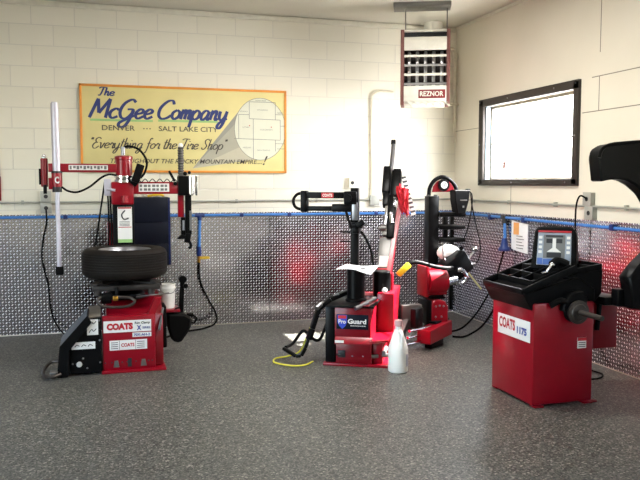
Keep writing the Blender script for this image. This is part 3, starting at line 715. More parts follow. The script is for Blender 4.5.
for i in range(9):
    t = i / 8; b.sphere((-3.24 + .22 * t, -1.25 + .25 * t, .33 - .05 * math.sin(PI * t)), .012, seg=8)
b.build('chain', M['outlet'], tc)
# turntable
b = MB(); b.lathe([(0, .56), (.17, .56), (.16, .60), (.12, .63), (.12, .655), (.27, .665), (.285, .675), (.27, .695), (0, .70)], (-3.82, -1.42, 0)); tt = b.build('turntable', M['black'], tc)
for k in range(4):
    a = PI / 4 + k * PI / 2; F = Matrix.Translation((-3.82, -1.42, 0)) @ Matrix.Rotation(a, 4, 'Z'); b = MB(F)
    b.box(.12, .36, -.035, .035, .69, .712, .004); b.prism([(.30, .705), (.37, .68), (.37, .715), (.31, .735)], 'xz', -.035, .035, .002); b.build('clamp_jaw', M['gunmetal'], tt)
b = MB(); b.box(-4.09, -3.55, -1.72, -1.66, .655, .70, .012); b.cyl((-4.05, -1.69, .62), (-4.05, -1.69, .67), .03, seg=14); b.cyl((-3.62, -1.69, .62), (-3.62, -1.69, .67), .03, seg=14); b.build('clamp_rail', M['gunmetal'], tt)
b = MB(); b.tube([(-3.98, -1.72, .62), (-4.05, -1.76, .60), (-4.02, -1.77, .55), (-3.9, -1.77, .53), (-3.8, -1.77, .54), (-3.76, -1.76, .57), (-3.80, -1.74, .60), (-3.92, -1.74, .61)], .012); lab(b.build('air_hose', M['darksteel'], tt), 'grey looped air hose')
b = MB(); b.cyl((-4.02, -1.72, .60), (-3.94, -1.72, .60), .045, seg=18, bev=.005); b.cyl((-3.9, -1.72, .63), (-3.9, -1.72, .69), .016, seg=10); b.build('swivel', M['black'], tt)
b = MB(); b.box(-3.93, -3.89, -1.76, -1.72, .58, .62, .006); lab(b.build('hose_fitting', M['brass'], tt), 'brass hose fitting')
b = MB(); b.bar((-3.74, -1.6, .585), (-3.46, -1.5, .59), .012, .012, .002); b.build('tie_rod', M['dullsteel'], tc)
# column
b = MB(); b.box(-3.905, -3.72, -1.06, -.86, .58, 1.36, .01); b.build('column', M['plastic'], tc)
MB().box(-3.955, -3.905, -1.0, -.86, .58, 1.18, .008).build('column_flank', M['darkred'], tc)
lb = plate('instruction_label', -3.865, -3.74, 1.0, 1.32, -1.0605, 'label', tc)
b = MB(); b.box(-3.86, -3.745, -1.0635, -1.062, 1.305, 1.318, 0); b.box(-3.86, -3.745, -1.0635, -1.062, 1.135, 1.142, 0); b.build('stripe', M['redink'], lb)
b = MB(); b.tube([(-3.80, -1.064, 1.29), (-3.83, -1.064, 1.25), (-3.81, -1.064, 1.21), (-3.77, -1.064, 1.22)], .006, seg=6)
for i in range(4): b.box(-3.85, -3.76, -1.0635, -1.062, 1.15 + i * .012, 1.154 + i * .012, 0)
b.build('print', M['ink'], lb)
b = MB(); b.box(-3.865, -3.74, -1.0635, -1.062, 1.0, 1.03, 0); b.build('green_band', M['greenpaint'], lb)
b = MB(); b.box(-3.915, -3.72, -1.07, -.88, 1.34, 1.545, .014); b.cyl((-3.80, -1.09, 1.36), (-3.80, -1.09, 1.42), .03, seg=14); b.build('swing_block', M['red'], tc)
b = MB(); b.lathe([(0, 1.54), (.085, 1.54), (.085, 1.565), (.075, 1.575), (.075, 1.58), (.088, 1.585), (.088, 1.60), (0, 1.60)], (-3.80, -1.0, 0)); b.build('pivot_collar', M['chrome'], tc)
b = MB(); b.lathe([(0, 1.59), (.074, 1.59), (.074, 1.74), (.08, 1.745), (.08, 1.77), (.06, 1.78), (0, 1.78)], (-3.80, -1.0, 0)); b.build('pivot_cylinder', M['red'], tc)
b = MB(); b.cyl((-3.805, -1.0, 1.77), (-3.805, -1.0, 1.86), .020, seg=14, bev=.004); b.build('air_fitting', M['steel'], tc)
b = MB(); b.tube([(-3.80, -1.0, 1.85), (-3.75, -1.01, 1.865), (-3.66, -1.02, 1.83), (-3.60, -1.03, 1.73), (-3.62, -1.04, 1.63), (-3.66, -1.05, 1.58)], .010); b.build('air_hose', M['rubber'], tc)
b = MB(); b.bar((-3.71, -1.09, 1.54), (-3.655, -1.09, 1.70), .05, .07, .008); b.bar((-3.74, -1.08, 1.555), (-3.69, -1.08, 1.52), .03, .05, .004); b.build('control_handle', M['plastic'], tc)
b = MB(); b.box(-3.975, -3.915, -1.05, -.97, 1.42, 1.57, .008); b.cyl((-3.945, -1.06, 1.46), (-3.945, -1.0, 1.46), .02, seg=12); b.cyl((-3.95, -1.06, 1.48), (-3.88, -1.07, 1.47), .012, seg=10); b.build('regulator', M['lilac'], tc)
b = MB(); b.tube([(-3.965, -1.03, 1.56), (-4.0, -1.04, 1.35), (-4.04, -1.05, 1.1), (-4.08, -1.06, .86), (-4.05, -1.06, .68), (-3.97, -1.0, .6)], .008); b.tube([(-3.945, -1.02, 1.43), (-3.94, -1.03, 1.2), (-3.95, -1.03, .9), (-3.95, -1.0, .6)], .008); b.tube([(-3.925, -1.02, 1.43), (-3.92, -1.03, 1.2), (-3.925, -1.07, .9), (-3.93, -1.0, .6)], .008); b.build('supply_hoses', M['rubber'], tc)
# left arm with the press pole
b = MB(); b.box(-4.44, -3.86, -1.045, -.965, 1.630, 1.705, .006); b.build('swing_arm', M['red'], tc)
la = plate('arm_label', -4.27, -3.94, 1.648, 1.692, -1.0455, 'label', tc)
b = MB()
for i in range(11): b.box(-4.262 + i * .029, -4.245 + i * .029 + (.005 if i % 3 else 0), -1.0485, -1.047, 1.655 + (.008 if i % 2 else 0), 1.685, 0)
b.build('print', M['dullsteel'], la)
b = MB(); b.cyl((-4.475, -1.0, 1.50), (-4.475, -1.0, 1.75), .030, seg=20, bev=.004); b.build('pivot_tube', M['darkred'], tc)
b = MB(); b.lathe([(0, 1.745), (.018, 1.745), (.02, 1.765), (.01, 1.785), (0, 1.785)], (-4.475, -1.0, 0), seg=16); b.build('pivot_cap', M['chrome'], tc)
b = MB(); b.bar((-4.51, -1.0, 1.52), (-4.51, -1.0, 1.66), .03, .02); b.bar((-4.47, -1.02, 1.44), (-4.47, -1.02, 1.52), .03, .03); b.build('pivot_bracket', M['black'], tc)
b = MB(); b.cyl((-4.37, -1.04, 1.59), (-4.375, -1.04, 2.225), .033, seg=20); b.cyl((-4.375, -1.04, 2.222), (-4.375, -1.04, 2.235), .026, seg=20); b.build('press_cylinder', M['lilac'], tc)
b = MB(); b.cyl((-4.37, -1.04, 1.50), (-4.37, -1.04, 1.625), .045, seg=20); b.bar((-4.44, -1.03, 1.53), (-4.38, -1.03, 1.53), .05, .10); cl = b.build('clamp_collar', M['red'], tc)
text('lettering', 'C', (-4.385, -1.086, 1.53), XR, ZU, .035, .06, M['label'], cl, bold=.04)
b = MB(); b.cyl((-4.37, -1.04, 1.455), (-4.37, -1.04, 1.50), .040, seg=20); b.cyl((-4.37, -1.04, 1.62), (-4.37, -1.04, 1.638), .046, seg=20); b.build('collar_seal', M['outlet'], tc)
b = MB(); b.cyl((-4.37, -1.04, .79), (-4.37, -1.04, 1.46), .020, seg=16); b.build('press_rod', M['lilac'], tc)
b = MB(); b.box(-4.40, -4.335, -1.07, -1.01, .725, .80, .008); b.build('press_foot', M['rubber'], tc)
b = MB(); b.tube([(-4.33, -1.06, 1.50), (-4.28, -1.06, 1.465), (-4.2, -1.06, 1.455), (-4.1, -1.06, 1.50), (-4.0, -1.06, 1.58), (-3.93, -1.05, 1.61), (-3.86, -1.04, 1.60)], .009); b.build('arm_hose', M['rubber'], tc)
# right arm with the mount head
b = MB(); b.box(-3.73, -3.30, -1.045, -.965, 1.435, 1.545, .006); b.build('swing_arm', M['red'], tc)
la = plate('arm_label', -3.675, -3.405, 1.455, 1.53, -1.0455, 'label', tc)
b = MB()
for i in range(2):
    for k in range(7): b.box(-3.668 + k * .037, -3.645 + k * .037 + .006 * (k % 2), -1.0485, -1.047, 1.465 + i * .033, 1.487 + i * .033, 0)
b.build('print', M['dullsteel'], la)
b = MB(); b.tube([(-3.70 + i * .0085, -1.05, 1.557 + .014 * math.sin(i * .82)) for i in range(46)], .004, seg=6, smooth=False); b.build('coiled_line', M['rubber'], tc)
b = MB(); b.bar((-3.355, -1.05, 1.55), (-3.405, -1.05, 1.645), .018, .022, .005); b.cyl((-3.35, -1.06, 1.53), (-3.35, -1.0, 1.53), .018, seg=12); b.build('lock_lever', M['black'], tc)
b = MB(); b.box(-3.325, -3.185, -1.07, -.95, 1.42, 1.60, .012); b.sphere((-3.26, -1.05, 1.62), .02, seg=12); b.sphere((-3.22, -1.04, 1.63), .016, seg=12); b.build('lock_housing', M['black'], tc)
b = MB(); b.cyl((-3.205, -1.065, 1.43), (-3.205, -1.065, 1.60), .032, seg=18, bev=.005); b.box(-3.165, -3.15, -1.06, -1.0, 1.42, 1.60, .004); b.build('air_cylinder', M['chrome'], tc)
b = MB(); b.lathe([(0, 1.58), (.028, 1.58)] + [((.03 if i % 2 else .022), 1.59 + i * .0115) for i in range(24)] + [(.02, 1.87), (0, 1.87)], (-3.292, -1.0, 0), seg=18); b.build('return_spring', M['dullsteel'], tc)
b = MB(); b.lathe([(0, 1.865), (.022, 1.865), (.022, 1.885), (.012, 1.90), (0, 1.90)], (-3.292, -1.0, 0), seg=18); b.build('spring_cap', M['white'], tc)
b = MB(); b.box(-3.325, -3.27, -1.02, -.97, 1.22, 1.43, .005); b.build('tool_shaft', M['red'], tc)
b = MB(); b.box(-3.262, -3.205, -1.05, -1.0, 1.06, 1.43, .006); b.bar((-3.235, -1.03, 1.07), (-3.25, -1.03, .985), .05, .05); b.tube([(-3.23, -1.03, 1.0), (-3.215, -1.03, .97), (-3.215, -1.03, .945), (-3.235, -1.03, .93)], .014); b.box(-3.30, -3.255, -1.03, -.98, 1.02, 1.22, .005); b.prism([(-3.34, 1.02), (-3.24, 1.02), (-3.25, 1.05), (-3.30, 1.06)], 'xz', -1.05, -.97, .004); b.build('mount_head', M['black'], tc)
b = MB(); b.cyl((-3.28, -1.04, 1.10), (-3.28, -1.04, 1.19), .011, seg=10); b.box(-3.225, -3.205, -1.055, -1.05, 1.1, 1.28, 0); b.build('head_roller', M['steel'], tc)

# wheel on the turntable
wh = thing('tire', 'black tire on a silver rim lying flat on the left tire changer', 'tire', (-3.82, -1.42, .735))
R0, zb, zt = .355, .742, .985
prof = [(.215, zb + .02), (.25, zb), (.31, zb), (.335, zb + .015), (.349, zb + .035)]
for i in range(7):
    z = zb + .05 + i * .0215; prof += [(R0, z), (R0, z + .015), (R0 - .007, z + .0165), (R0 - .007, z + .020)]
prof += [(.349, zt - .035), (.335, zt - .014), (.31, zt), (.25, zt - .004), (.222, zt - .02), (.215, zt - .04), (.215, zb + .02)]
MB().lathe(prof, (-3.82, -1.42, 0), seg=64).build('tire_tread', M['tyre'], wh)
rim = [(.214, zb + .01), (.22, zb + .005), (.205, zb + .04), (.19, zb + .09), (.19, zt - .07), (.205, zt - .035), (.222, zt - .016), (.214, zt - .010), (.195, zt - .035), (.178, zt - .07), (.12, zt - .05), (.07, zt - .045), (.045, zt - .05), (.045, zt - .09), (.0, zt - .09)]
rm = MB().lathe(rim, (-3.82, -1.42, 0), seg=56).build('rim', M['steel'], wh)
for k in range(5):
    a = k * 2 * PI / 5; MB().cyl((-3.82 + .075 * math.cos(a), -1.42 + .075 * math.sin(a), zt - .05), (-3.82 + .075 * math.cos(a), -1.42 + .075 * math.sin(a), zt - .035), .012, seg=10).build('lug_hole', M['outlet'], rm)

# bucket on the breaker bracket
bk = thing('bucket', 'small white plastic bucket set on the red bracket right of the tire changer', 'bucket', (-3.455, -1.29, .428))
MB().lathe([(0, .43), (.060, .43), (.068, .60), (.072, .603), (.072, .612), (.068, .618), (.068, .632), (.071, .634), (.071, .642), (.062, .642), (.056, .445), (0, .445)], (-3.455, -1.29, 0), seg=32).build('bucket_shell', M['white'], bk)
b = MB(); b.tube([(-3.527, -1.29, .607), (-3.50, -1.36, .575), (-3.455, -1.368, .565), (-3.41, -1.36, .575), (-3.383, -1.29, .607)], .003, seg=6); b.build('bail_handle', M['dullsteel'], bk)

# ------------------------------------------------------------------ right tire changer
A2 = math.radians(-28.2); O2 = Vector((-2.237, -2.034, 0))
F2 = Matrix.Translation(O2) @ Matrix.Rotation(A2, 4, 'Z')
pg = thing('tire_changer', 'red and black tire changer in the middle with a tilted red tower', 'tire changer', (-2.0, -1.85, 0), A2)
def L(): return MB(F2)
XR2, ZU2 = (1, 0, 0), (0, 0, 1)
L().box(0, .555, -.01, 1.05, 0, .022, .004).build('base_plate', M['red'], pg)
L().box(.11, .41, .0, .62, .022, .215, .006).build('lower_cabinet', M['darkred'], pg)
L().box(.10, .405, .0, .95, .215, .495, .006).build('upper_cabinet', M['darkred'], pg)
b = L(); b.prism([(-.045, .195), (-.045, .205), (.0, .25), (.0, .20)], 'yz', .105, .42, .001); b.prism([(.40, -.045), (.545, .06), (.555, .5), (.40, .5)], 'xy', .205, .225, .002); lg = b.build('ledge', M['red'], pg)
b = L(); b.box(.405, .555, .40, .98, .022, .565, .008); b.box(.41, .50, .05, .42, .022, .20, .006); b.build('side_cabinet', M['red'], pg)
b = L(); b.bar((.38, .02, .085), (.56, .12, .085), .03, .03); b.cyl((.5, .05, .11), (.5, .25, .11), .025, seg=14); b.build('air_tank_fittings', M['dullsteel'], pg)
L().box(.015, .10, .02, .62, .022, .50, .006).build('side_plate', M['black'], pg)
b = L(); b.box(.03, .43, -.01, .62, .495, .512, .004); b.build('deck', M['plastic'], pg)
b = L(); b.prism([(.30, -.012), (.385, -.012), (.42, .3), (.42, .5), (.30, .5)], 'xy', .512, .517, 0); b.build('deck_panel', M['darkred'], pg)
b = L(); b.cyl((.30, -.03, .505), (.43, .12, .565), .017, seg=14); b.cyl((.28, -.05, .50), (.31, -.02, .51), .019, seg=14); b.build('deck_handle', M['steel'], pg)
b = L(); b.sphere((.47, .42, .59), .024, seg=14); b.cyl((.47, .42, .555), (.47, .42, .59), .012, seg=10); lab(b.build('valve_knob', M['white'], pg), 'white round valve knob')
np_ = L().box(.115, .385, -.004, .0, .315, .44, .003).build('name_plate', M['navy'], pg)
sh_pts = [(.125, .435), (.205, .435), (.205, .375), (.19, .34), (.165, .318), (.14, .34), (.125, .375)]
b = L(); b.prism(sh_pts, 'xz', -.0065, -.004, 0); shd = b.build('shield', M['shieldblue'], np_)
b = L(); b.prism([(.130, .431), (.200, .431), (.200, .405), (.130, .405)], 'xz', -.0075, -.0065, 0); b.build('shield_band', M['shieldred'], shd)
text('lettering', 'Pro', (.133, -.0078, .362), XR2, ZU2, .062, .036, M['label'], shd, bold=.03, F=F2)
text('lettering', 'Guard', (.212, -.0045, .362), XR2, ZU2, .155, .042, M['label'], np_, bold=.035, F=F2)
b = L()
for i in range(8): b.box(.235 + i * .0165, .245 + i * .0165, -.0055, -.004, .342, .349, 0)
b.build('small_print', M['label'], np_)
L().box(.11, .185, -.047, -.0452, .205, .228, 0).build('ledge_label', M['label'], lg)
b = L(); b.box(.13, .19, -.012, .0, .075, .135, .006); b.cyl((.12, -.02, .10), (.16, -.02, .10), .007, seg=8); b.build('side_socket', M['outlet'], pg)
b = L()
for x in (.25, .34): b.sphere((x, -.001, .09), .007, seg=8)
b.build('bolt_heads', M['steel'], pg)
# turntable post
b = L(); b.lathe([(0, .51), (.095, .51), (.095, .53), (.078, .54), (.078, .79), (.085, .795), (0, .80)], (.235, .28, 0)); b.build('centre_post', M['black'], pg)
b = L(); b.lathe([(0, .512), (.078, .512), (.078, .735), (.07, .745), (0, .745)], (.43, .56, 0)); b.build('drum', M['black'], pg)
b = L(); b.box(.34, .52, .60, .70, .50, .72, .01); b.build('drum_bracket', M['red'], pg)
# wheel lift frame at the left
b = L(); P = [(.17, .32, .59), (.04, .12, .545), (-.05, .06, .47), (-.10, .03, .30), (-.125, .0, .21)]
for p, q in zip(P, P[1:]): b.bar(p, q, .055, .04, .01)
P = [(-.125, .0, .22), (-.15, .0, .14), (-.185, -.02, .075), (-.23, -.02, .07), (-.36, .06, .115)]
for p, q in zip(P, P[1:]): b.bar(p, q, .035, .028, .008)
lf = b.build('lift_arm', M['black'], pg)
b = L(); b.tube([(.02, .28, .42), (-.02, .25, .30), (-.06, .22, .19), (-.10, .2, .165), (-.16, .2, .20), (-.23, .25, .235), (-.31, .2, .13), (-.345, .08, .12)], .014); b.build('lift_rod', M['black'], pg)
b = L(); b.bar((-.035, .06, .50), (.10, .18, .585), .02, .02); b.cyl((-.06, .02, .48), (-.03, .06, .51), .022, seg=12); b.build('lift_link', M['steel'], pg)
# left press column
b = L(); b.box(.14, .212, .56, .64, .40, 1.49, .006); b.build('press_column', M['black'], pg)
b = L(); b.box(.155, .205, .545, .56, 1.20, 1.36, .003); b.build('column_slide', M['steel'], pg)
b = L(); b.box(.08, .20, .54, .66, 1.34, 1.46, .012); b.cyl((.12, .53, 1.40), (.12, .56, 1.40), .035, seg=18); b.build('press_pivot', M['black'], pg)
b = L(); b.box(-.31, .09, .55, .62, 1.395, 1.452, .008); ua = b.build('press_arm', M['black'], pg)
b = L(); b.box(-.30, .14, .56, .62, 1.28, 1.325, .008); b.box(-.03, .16, .545, .63, 1.275, 1.345, .008); b.build('press_arm', M['black'], pg)
b = L(); b.box(-.32, -.258, .54, .63, 1.27, 1.465, .01); b.build('arm_end', M['black'], pg)
b = L(); b.tube([(-.32, .585, 1.44), (-.36, .585, 1.43), (-.395, .585, 1.38), (-.38, .585, 1.32), (-.33, .585, 1.295), (-.28, .585, 1.30)], .014); b.build('arm_hose', M['rubber'], pg)
q = L().box(-.125, -.015, .547, .55, 1.40, 1.447, 0).build('arm_label', M['redink'], ua)
text('lettering', 'COATS', (-.115, .5465, 1.411), XR2, ZU2, .09, .026, M['label'], q, bold=.03, F=F2)
b = L(); b.box(.13, .25, .53, .66, 1.13, 1.18, .008); b.box(.16, .22, .53, .67, 1.08, 1.14, .006); b.bar((.21, .52, 1.15), (.27, .52, 1.19), .03, .05); b.build('slide_clamp', M['black'], pg)
b = L()
for z in (1.09, 1.005): b.cyl((.04, .59, z), (.14, .59, z), .007, seg=8)
b.build('hook_rods', M['black'], pg)
b = L(); b.tube([(.10, .56, 1.28), (.13, .53, 1.20), (.16, .53, 1.13)], .012); b.tube([(.24, .53, 1.10), (.28, .52, 1.05), (.33, .54, .93), (.35, .56, .80), (.36, .60, .70)], .011); b.build('press_hose', M['rubber'], pg)
# tilted tower (leans back)
TL = math.atan(.577); FT = F2 @ Matrix.Translation((.43, .75, .5)) @ Matrix.Rotation(-TL, 4, 'X')
def TW(): return MB(FT)
def sl(z): return (z - .5) / math.cos(TL)      # height -> length along the tower
b = TW(); b.prism([(-.025, -.1), (.022, -.1), (.122, sl(1.38)), (.078, sl(1.38))], 'xz', -.025, .03, .004); b.build('tower_mast', M['red'], pg)
b = TW(); b.box(-.085, .045, -.02, .09, -.1, sl(.70), .006); b.box(-.085, .045, .0, .10, sl(.70), sl(1.02), .006); b.build('tower_foot', M['darkred'], pg)
q = TW().box(-.083, .035, -.010, -.001, sl(.735), sl(1.01), .002).build('tower_label', M['dullsteel'], pg)
TW().box(-.07, .03, -.0125, -.0105, sl(.74), sl(.84), 0).build('label_panel', M['label'], q)
TW().box(-.08, .03, -.0125, -.0105, sl(.715), sl(.73), 0).build('label_stripe', M['redink'], q)
b = TW(); b.cyl((-.035, .0, sl(1.03)), (-.008, .0, sl(1.95)), .025, seg=6); b.build('tool_shaft', M['steel'], pg)
b = TW(); b.box(-.035, .012, -.03, .03, sl(1.925), sl(1.965), .006); b.build('shaft_stop', M['black'], pg)
b = TW(); b.box(-.09, -.012, -.06, .05, sl(1.42), sl(1.68), .014); b.cyl((-.05, -.065, sl(1.56)), (-.05, -.05, sl(1.56)), .03, seg=16); b.box(-.075, -.02, -.05, .03, sl(1.30), sl(1.43), .006); b.build('lock_housing', M['black'], pg)
b = TW(); b.box(-.005, .095, -.05, .06, sl(1.39), sl(1.645), .018); b.box(.01, .085, -.03, .05, sl(1.64), sl(1.665), .006); b.box(-.015, .058, -.045, .04, sl(1.0), sl(1.40), .006); b.build('air_cylinder', M['black'], pg)
b = TW(); b.box(.025, .06, -.045, -.035, sl(1.28), sl(1.40), .004); b.box(-.045, -.02, -.04, -.02, sl(1.08), sl(1.30), .003); b.cyl((.012, -.05, sl(1.22)), (.035, -.05, sl(1.12)), .02, seg=12); b.build('slide_fittings', M['chrome'], pg)
b = TW(); b.cyl((-.075, -.02, sl(1.09)), (-.02, -.02, sl(1.09)), .03, seg=14); b.tube([(-.10, -.02, sl(1.085)), (-.06, -.02, sl(1.09)), (-.01, -.02, sl(1.06))], .014); b.box(-.06, .04, -.03, .03, sl(1.02), sl(1.06), .008); b.build('mount_head', M['dullsteel'], pg)
# rails, motor and helper column at the right (world frame)
b = MB()
for dz, s_ in ((.085, 0), (.14, .02), (.195, .05)): b.cyl((-1.40 + s_, -1.86 + s_, dz), (-1.05 + s_, -1.68 + s_, dz), .013, seg=12)
b.build('slide_rails', M['chrome'], pg)
b = MB(); b.box(-1.34, -1.14, -1.62, -1.55, .16, .40, .006, None); b.bar((-1.45, -1.75, .10), (-1.30, -1.60, .25), .08, .06); b.build('rail_bracket', M['dullsteel'], pg)
F3 = Matrix.Translation((-1.16, -1.85, 0)) @ Matrix.Rotation(math.radians(37), 4, 'Z')
b = MB(F3); b.prism([(0, .065), (.0, .19), (.05, .195), (.44, .225), (.44, .09)], 'xz', 0, .14, .004); b.build('carriage', M['red'], pg)
b = MB(F3); b.box(.12, .36, .05, .12, .0, .09, .004); b.build('carriage_foot', M['black'], pg)
b = MB(F3); b.box(.22, .50, .06, .14, .215, .235, .004); b.box(-.02, .12, .14, .2, .2, .38, .008); b.build('carriage_top', M['black'], pg)
b = MB(); b.prism([(-1.035, .20), (-.86, .20), (-.86, .36), (-.89, .41), (-.93, .43), (-1.0, .43), (-1.035, .39)], 'xz', -1.60, -1.42, .008); lm = b.build('lower_motor', M['red'], pg)
b = MB()
for x, z in ((-.99, .37), (-.95, .375), (-.91, .37), (-.99, .27), (-.93, .27)): b.sphere((x, -1.601, z), .011, seg=8)
b.build('bolt_heads', M['steel'], lm)
b = MB(); b.box(-1.085, -1.03, -1.60, -1.4, .2, .43, .008); b.box(-1.03, -.86, -1.55, -1.4, .43, .48, .02); b.build('motor_mount', M['black'], pg)
b = MB(); b.cyl((-1.07, -1.5, .60), (-.85, -1.5, .60), .125, seg=28, bev=.02); b.box(-1.07, -.845, -1.55, -1.40, .46, .74, .02); mt = b.build('motor', M['red'], pg)
b = MB(); b.box(-1.09, -1.065, -1.60, -1.38, .46, .75, .01); b.build('motor_plate', M['darkred'], mt)
for x, z in ((-1.04, .735), (-.88, .735), (-.88, .465)): MB().sphere((x, -1.56, z), .013, seg=8).build('bolt_head', M['steel'], mt)
b = MB(); b.cyl((-.85, -1.5, .58), (-.72, -1.47, .60), .04, seg=18); b.tube([(-.72, -1.47, .57), (-.64, -1.46, .56), (-.60, -1.46, .62), (-.64, -1.46, .68), (-.70, -1.46, .69)], .022); b.build('drive_shaft', M['chrome'], pg)
b = MB(); b.bar((-.82, -1.38, .62), (-.56, -1.34, .79), .18, .22, .02); b.build('tilt_block', M['black'], pg)
b = MB(); b.tube([(-.82, -1.60, .73), (-.93, -1.65, .738), (-1.05, -1.66, .76), (-1.19, -1.66, .80), (-1.27, -1.66, .802), (-1.33, -1.66, .76), (-1.39, -1.66, .715)], .019); b.build('roller_arm', M['plastic'], pg)
b = MB(); b.bar((-1.29, -1.66, .79), (-1.405, -1.66, .69), .055, .055, .016); lab(b.build('roller_sleeve', M['yellow'], pg), 'yellow sleeve on the bar end')
b = MB(); b.box(-.885, -.775, -1.20, -1.09, .03, 1.405, .006); b.build('helper_column', M['black'], pg)
for x in (-.87, -.79): MB().cyl((x, -1.15, 1.40), (x, -1.15, 1.418), .02, seg=12).build('column_cap', M['dullsteel'], pg)
b = MB(); b.bar((-.83, -1.3, .02), (-.95, -1.55, .06), .1, .05); b.box(-.93, -.72, -1.25, -1.05, 0, .03, .004); b.build('column_foot', M['black'], pg)
for z in (1.22, 1.095, .965):
    b = MB(); b.box(-.775, -.50, -1.24, -1.20, z - .022, z + .022, .008); b.box(-.775, -.50, -1.08, -1.04, z - .022, z + .022, .008); b.cyl((-.51, -1.22, z), (-.51, -1.06, z), .022, seg=14); b.build('shelf_bar', M['black'], pg)
b = MB(); b.box(-.59, -.555, -1.10, -1.06, .24, 1.24, .004); b.box(-.67, -.625, -1.10, -1.06, .95, 1.24, .004); b.build('rack_post', M['black'], pg)
b = MB()
for i in range(14): b.box(-.555, -.54, -1.095, -1.065, .28 + i * .03, .295 + i * .03, 0)
b.build('rack_teeth', M['black'], pg)
b = MB(); b.tube([(-.865, -1.15, 1.41), (-.855, -1.15, 1.49), (-.80, -1.15, 1.565), (-.715, -1.15, 1.595), (-.63, -1.15, 1.56), (-.575, -1.15, 1.50), (-.56, -1.15, 1.44)], .020); b.build('hoop', M['black'], pg)
b = MB(); b.prism([(-.83, 1.445), (-.82, 1.50), (-.78, 1.55), (-.715, 1.575), (-.65, 1.55), (-.60, 1.50), (-.59, 1.445)], 'xz', -1.16, -1.14, .003); gpn = b.build('gauge_panel', M['red'], pg)
b = MB(); b.cyl((-.715, -1.16, 1.515), (-.715, -1.185, 1.515), .062, seg=28, bev=.004); gg = b.build('gauge', M['black'], gpn)
b = MB(); b.cyl((-.715, -1.185, 1.515), (-.715, -1.188, 1.515), .036, seg=28); b.build('gauge_face', M['dial'], gg)
b = MB(); b.bar((-.72, -1.190, 1.505), (-.70, -1.190, 1.54), .002, .006, 0); b.build('needle', M['ink'], gg)
b = MB(); b.prism([(-.645, 1.465), (-.475, 1.465), (-.485, 1.36), (-.525, 1.225), (-.61, 1.225), (-.638, 1.36)], 'xz', -1.28, -1.16, .008); b.cyl((-.46, -1.2, 1.465), (-.46, -1.2, 1.475), .025, seg=12); cb = b.build('control_box', M['plastic'], pg)
b = MB(); b.box(-.585, -.51, -1.283, -1.28, 1.36, 1.37, 0); b.box(-.56, -.54, -1.283, -1.28, 1.29, 1.31, 0); b.build('print', M['dullsteel'], cb)
b = MB(); b.tube([(-.45, -1.22, 1.45), (-.42, -1.22, 1.40), (-.43, -1.22, 1.25), (-.46, -1.22, 1.1), (-.49, -1.2, .98)], .006); b.tube([(-.44, -1.22, 1.44), (-.42, -1.22, 1.3), (-.37, -1.22, 1.1), (-.325, -1.22, .93), (-.33, -1.22, .78), (-.40, -1.23, .70), (-.5, -1.25, .70)], .006); b.build('control_cord', M['rubber'], pg)
b = MB(); b.sphere((-.70, -1.27, .845), .11, (1.15, .55, .72)); lab(b.build('wheel_cone', M['white'], pg), 'white rounded pad in full sun')
b = MB(); b.tube([(-.78, -1.30, .95), (-.785, -1.33, .82), (-.75, -1.36, .76), (-.66, -1.38, .745)], .008); b.sphere((-.40, -1.25, .87), .042, (1, 1, .7)); b.cyl((-.40, -1.25, .86), (-.50, -1.28, .75), .016, seg=12); b.cyl((-.52, -1.28, .78), (-.60, -1.30, .87), .05, seg=18); b.cyl((-.60, -1.3, .72), (-.42, -1.30, .72), .02, seg=12); b.build('chrome_levers', M['chrome'], pg)

# things on and around the right tire changer
def sheetf(u, v):
    p = Vector((.085 + .30 * u + .03 * v, .12 + .36 * v, .803 - .018 * max(0, u - .55) * 4 * (1 - v) + .006 * math.sin(5 * u + 2 * v)))
    return F2 @ p
b = MB(); b.grid(12, 10, sheetf, .003)
tag(b.build('paper_sheet', M['paper']), 'loose white paper sheets resting on the black post of the middle tire changer', 'paper')
def ragf(u, v):
    v = v * .8 + .12
    w_ = .028 + .032 * math.sin(PI * min(1, v * 1.15) ** .8)
    return (.10 + .065 * v + (u - .5) * 2 * w_ * (1 + .12 * math.sin(9 * v)), -.062 - .022 * math.cos(16 * u + 5 * v) - .012 * math.sin(27 * u - 11 * v) - .03 * math.sin(PI * v), sl(1.50) - (sl(1.50) - sl(1.17)) * v + .02 * math.sin(6 * u))
b = MB(FT); b.grid(18, 14, ragf, .004)
tag(b.build('shop_rag', M['ragred']), 'red cloth rag hanging off the tilted tower of the middle tire changer', 'rag')
ln = thing('lanyard', 'black and white striped strap hanging behind the red rag', 'strap', F2 @ Vector((.62, 1.3, 1.25)))
for i in range(9):
    t0, t1 = i / 9, (i + .5) / 9
    pa, pb, pc = [Vector((.115 + .12 * t, -.035, sl(1.58) - (sl(1.58) - sl(1.21)) * t)) for t in (t0, t1, (i + 1) / 9)]
    b = MB(FT); b.bar(pa, pb, .008, .045, .001); b.build('dark_band', M['stripe'], ln)
    b = MB(FT); b.bar(pb, pc, .008, .044, .001); b.build('light_band', M['label'], ln)
b = MB(); b.tube([tuple(F2 @ Vector(p)) for p in ((-.13, .10, .30), (-.17, .12, .20), (-.25, .2, .06), (-.36, .2, .012), (-.44, .1, .012), (-.42, -.03, .012), (-.32, -.10, .012), (-.2, -.12, .012), (-.13, -.06, .012), (-.10, .06, .012))], .007)
tag(b.build('yellow_hose', M['yellowcord']), 'thin yellow hose looped on the floor left of the middle tire changer', 'hose')
b = MB(); b.tube([(-.53, -1.25, .70), (-.44, -1.25, .60), (-.35, -1.24, .50), (-.31, -1.23, .46)], .010)
lab(b.build('air_wand', M['wand'], pg), 'pale yellow tube')

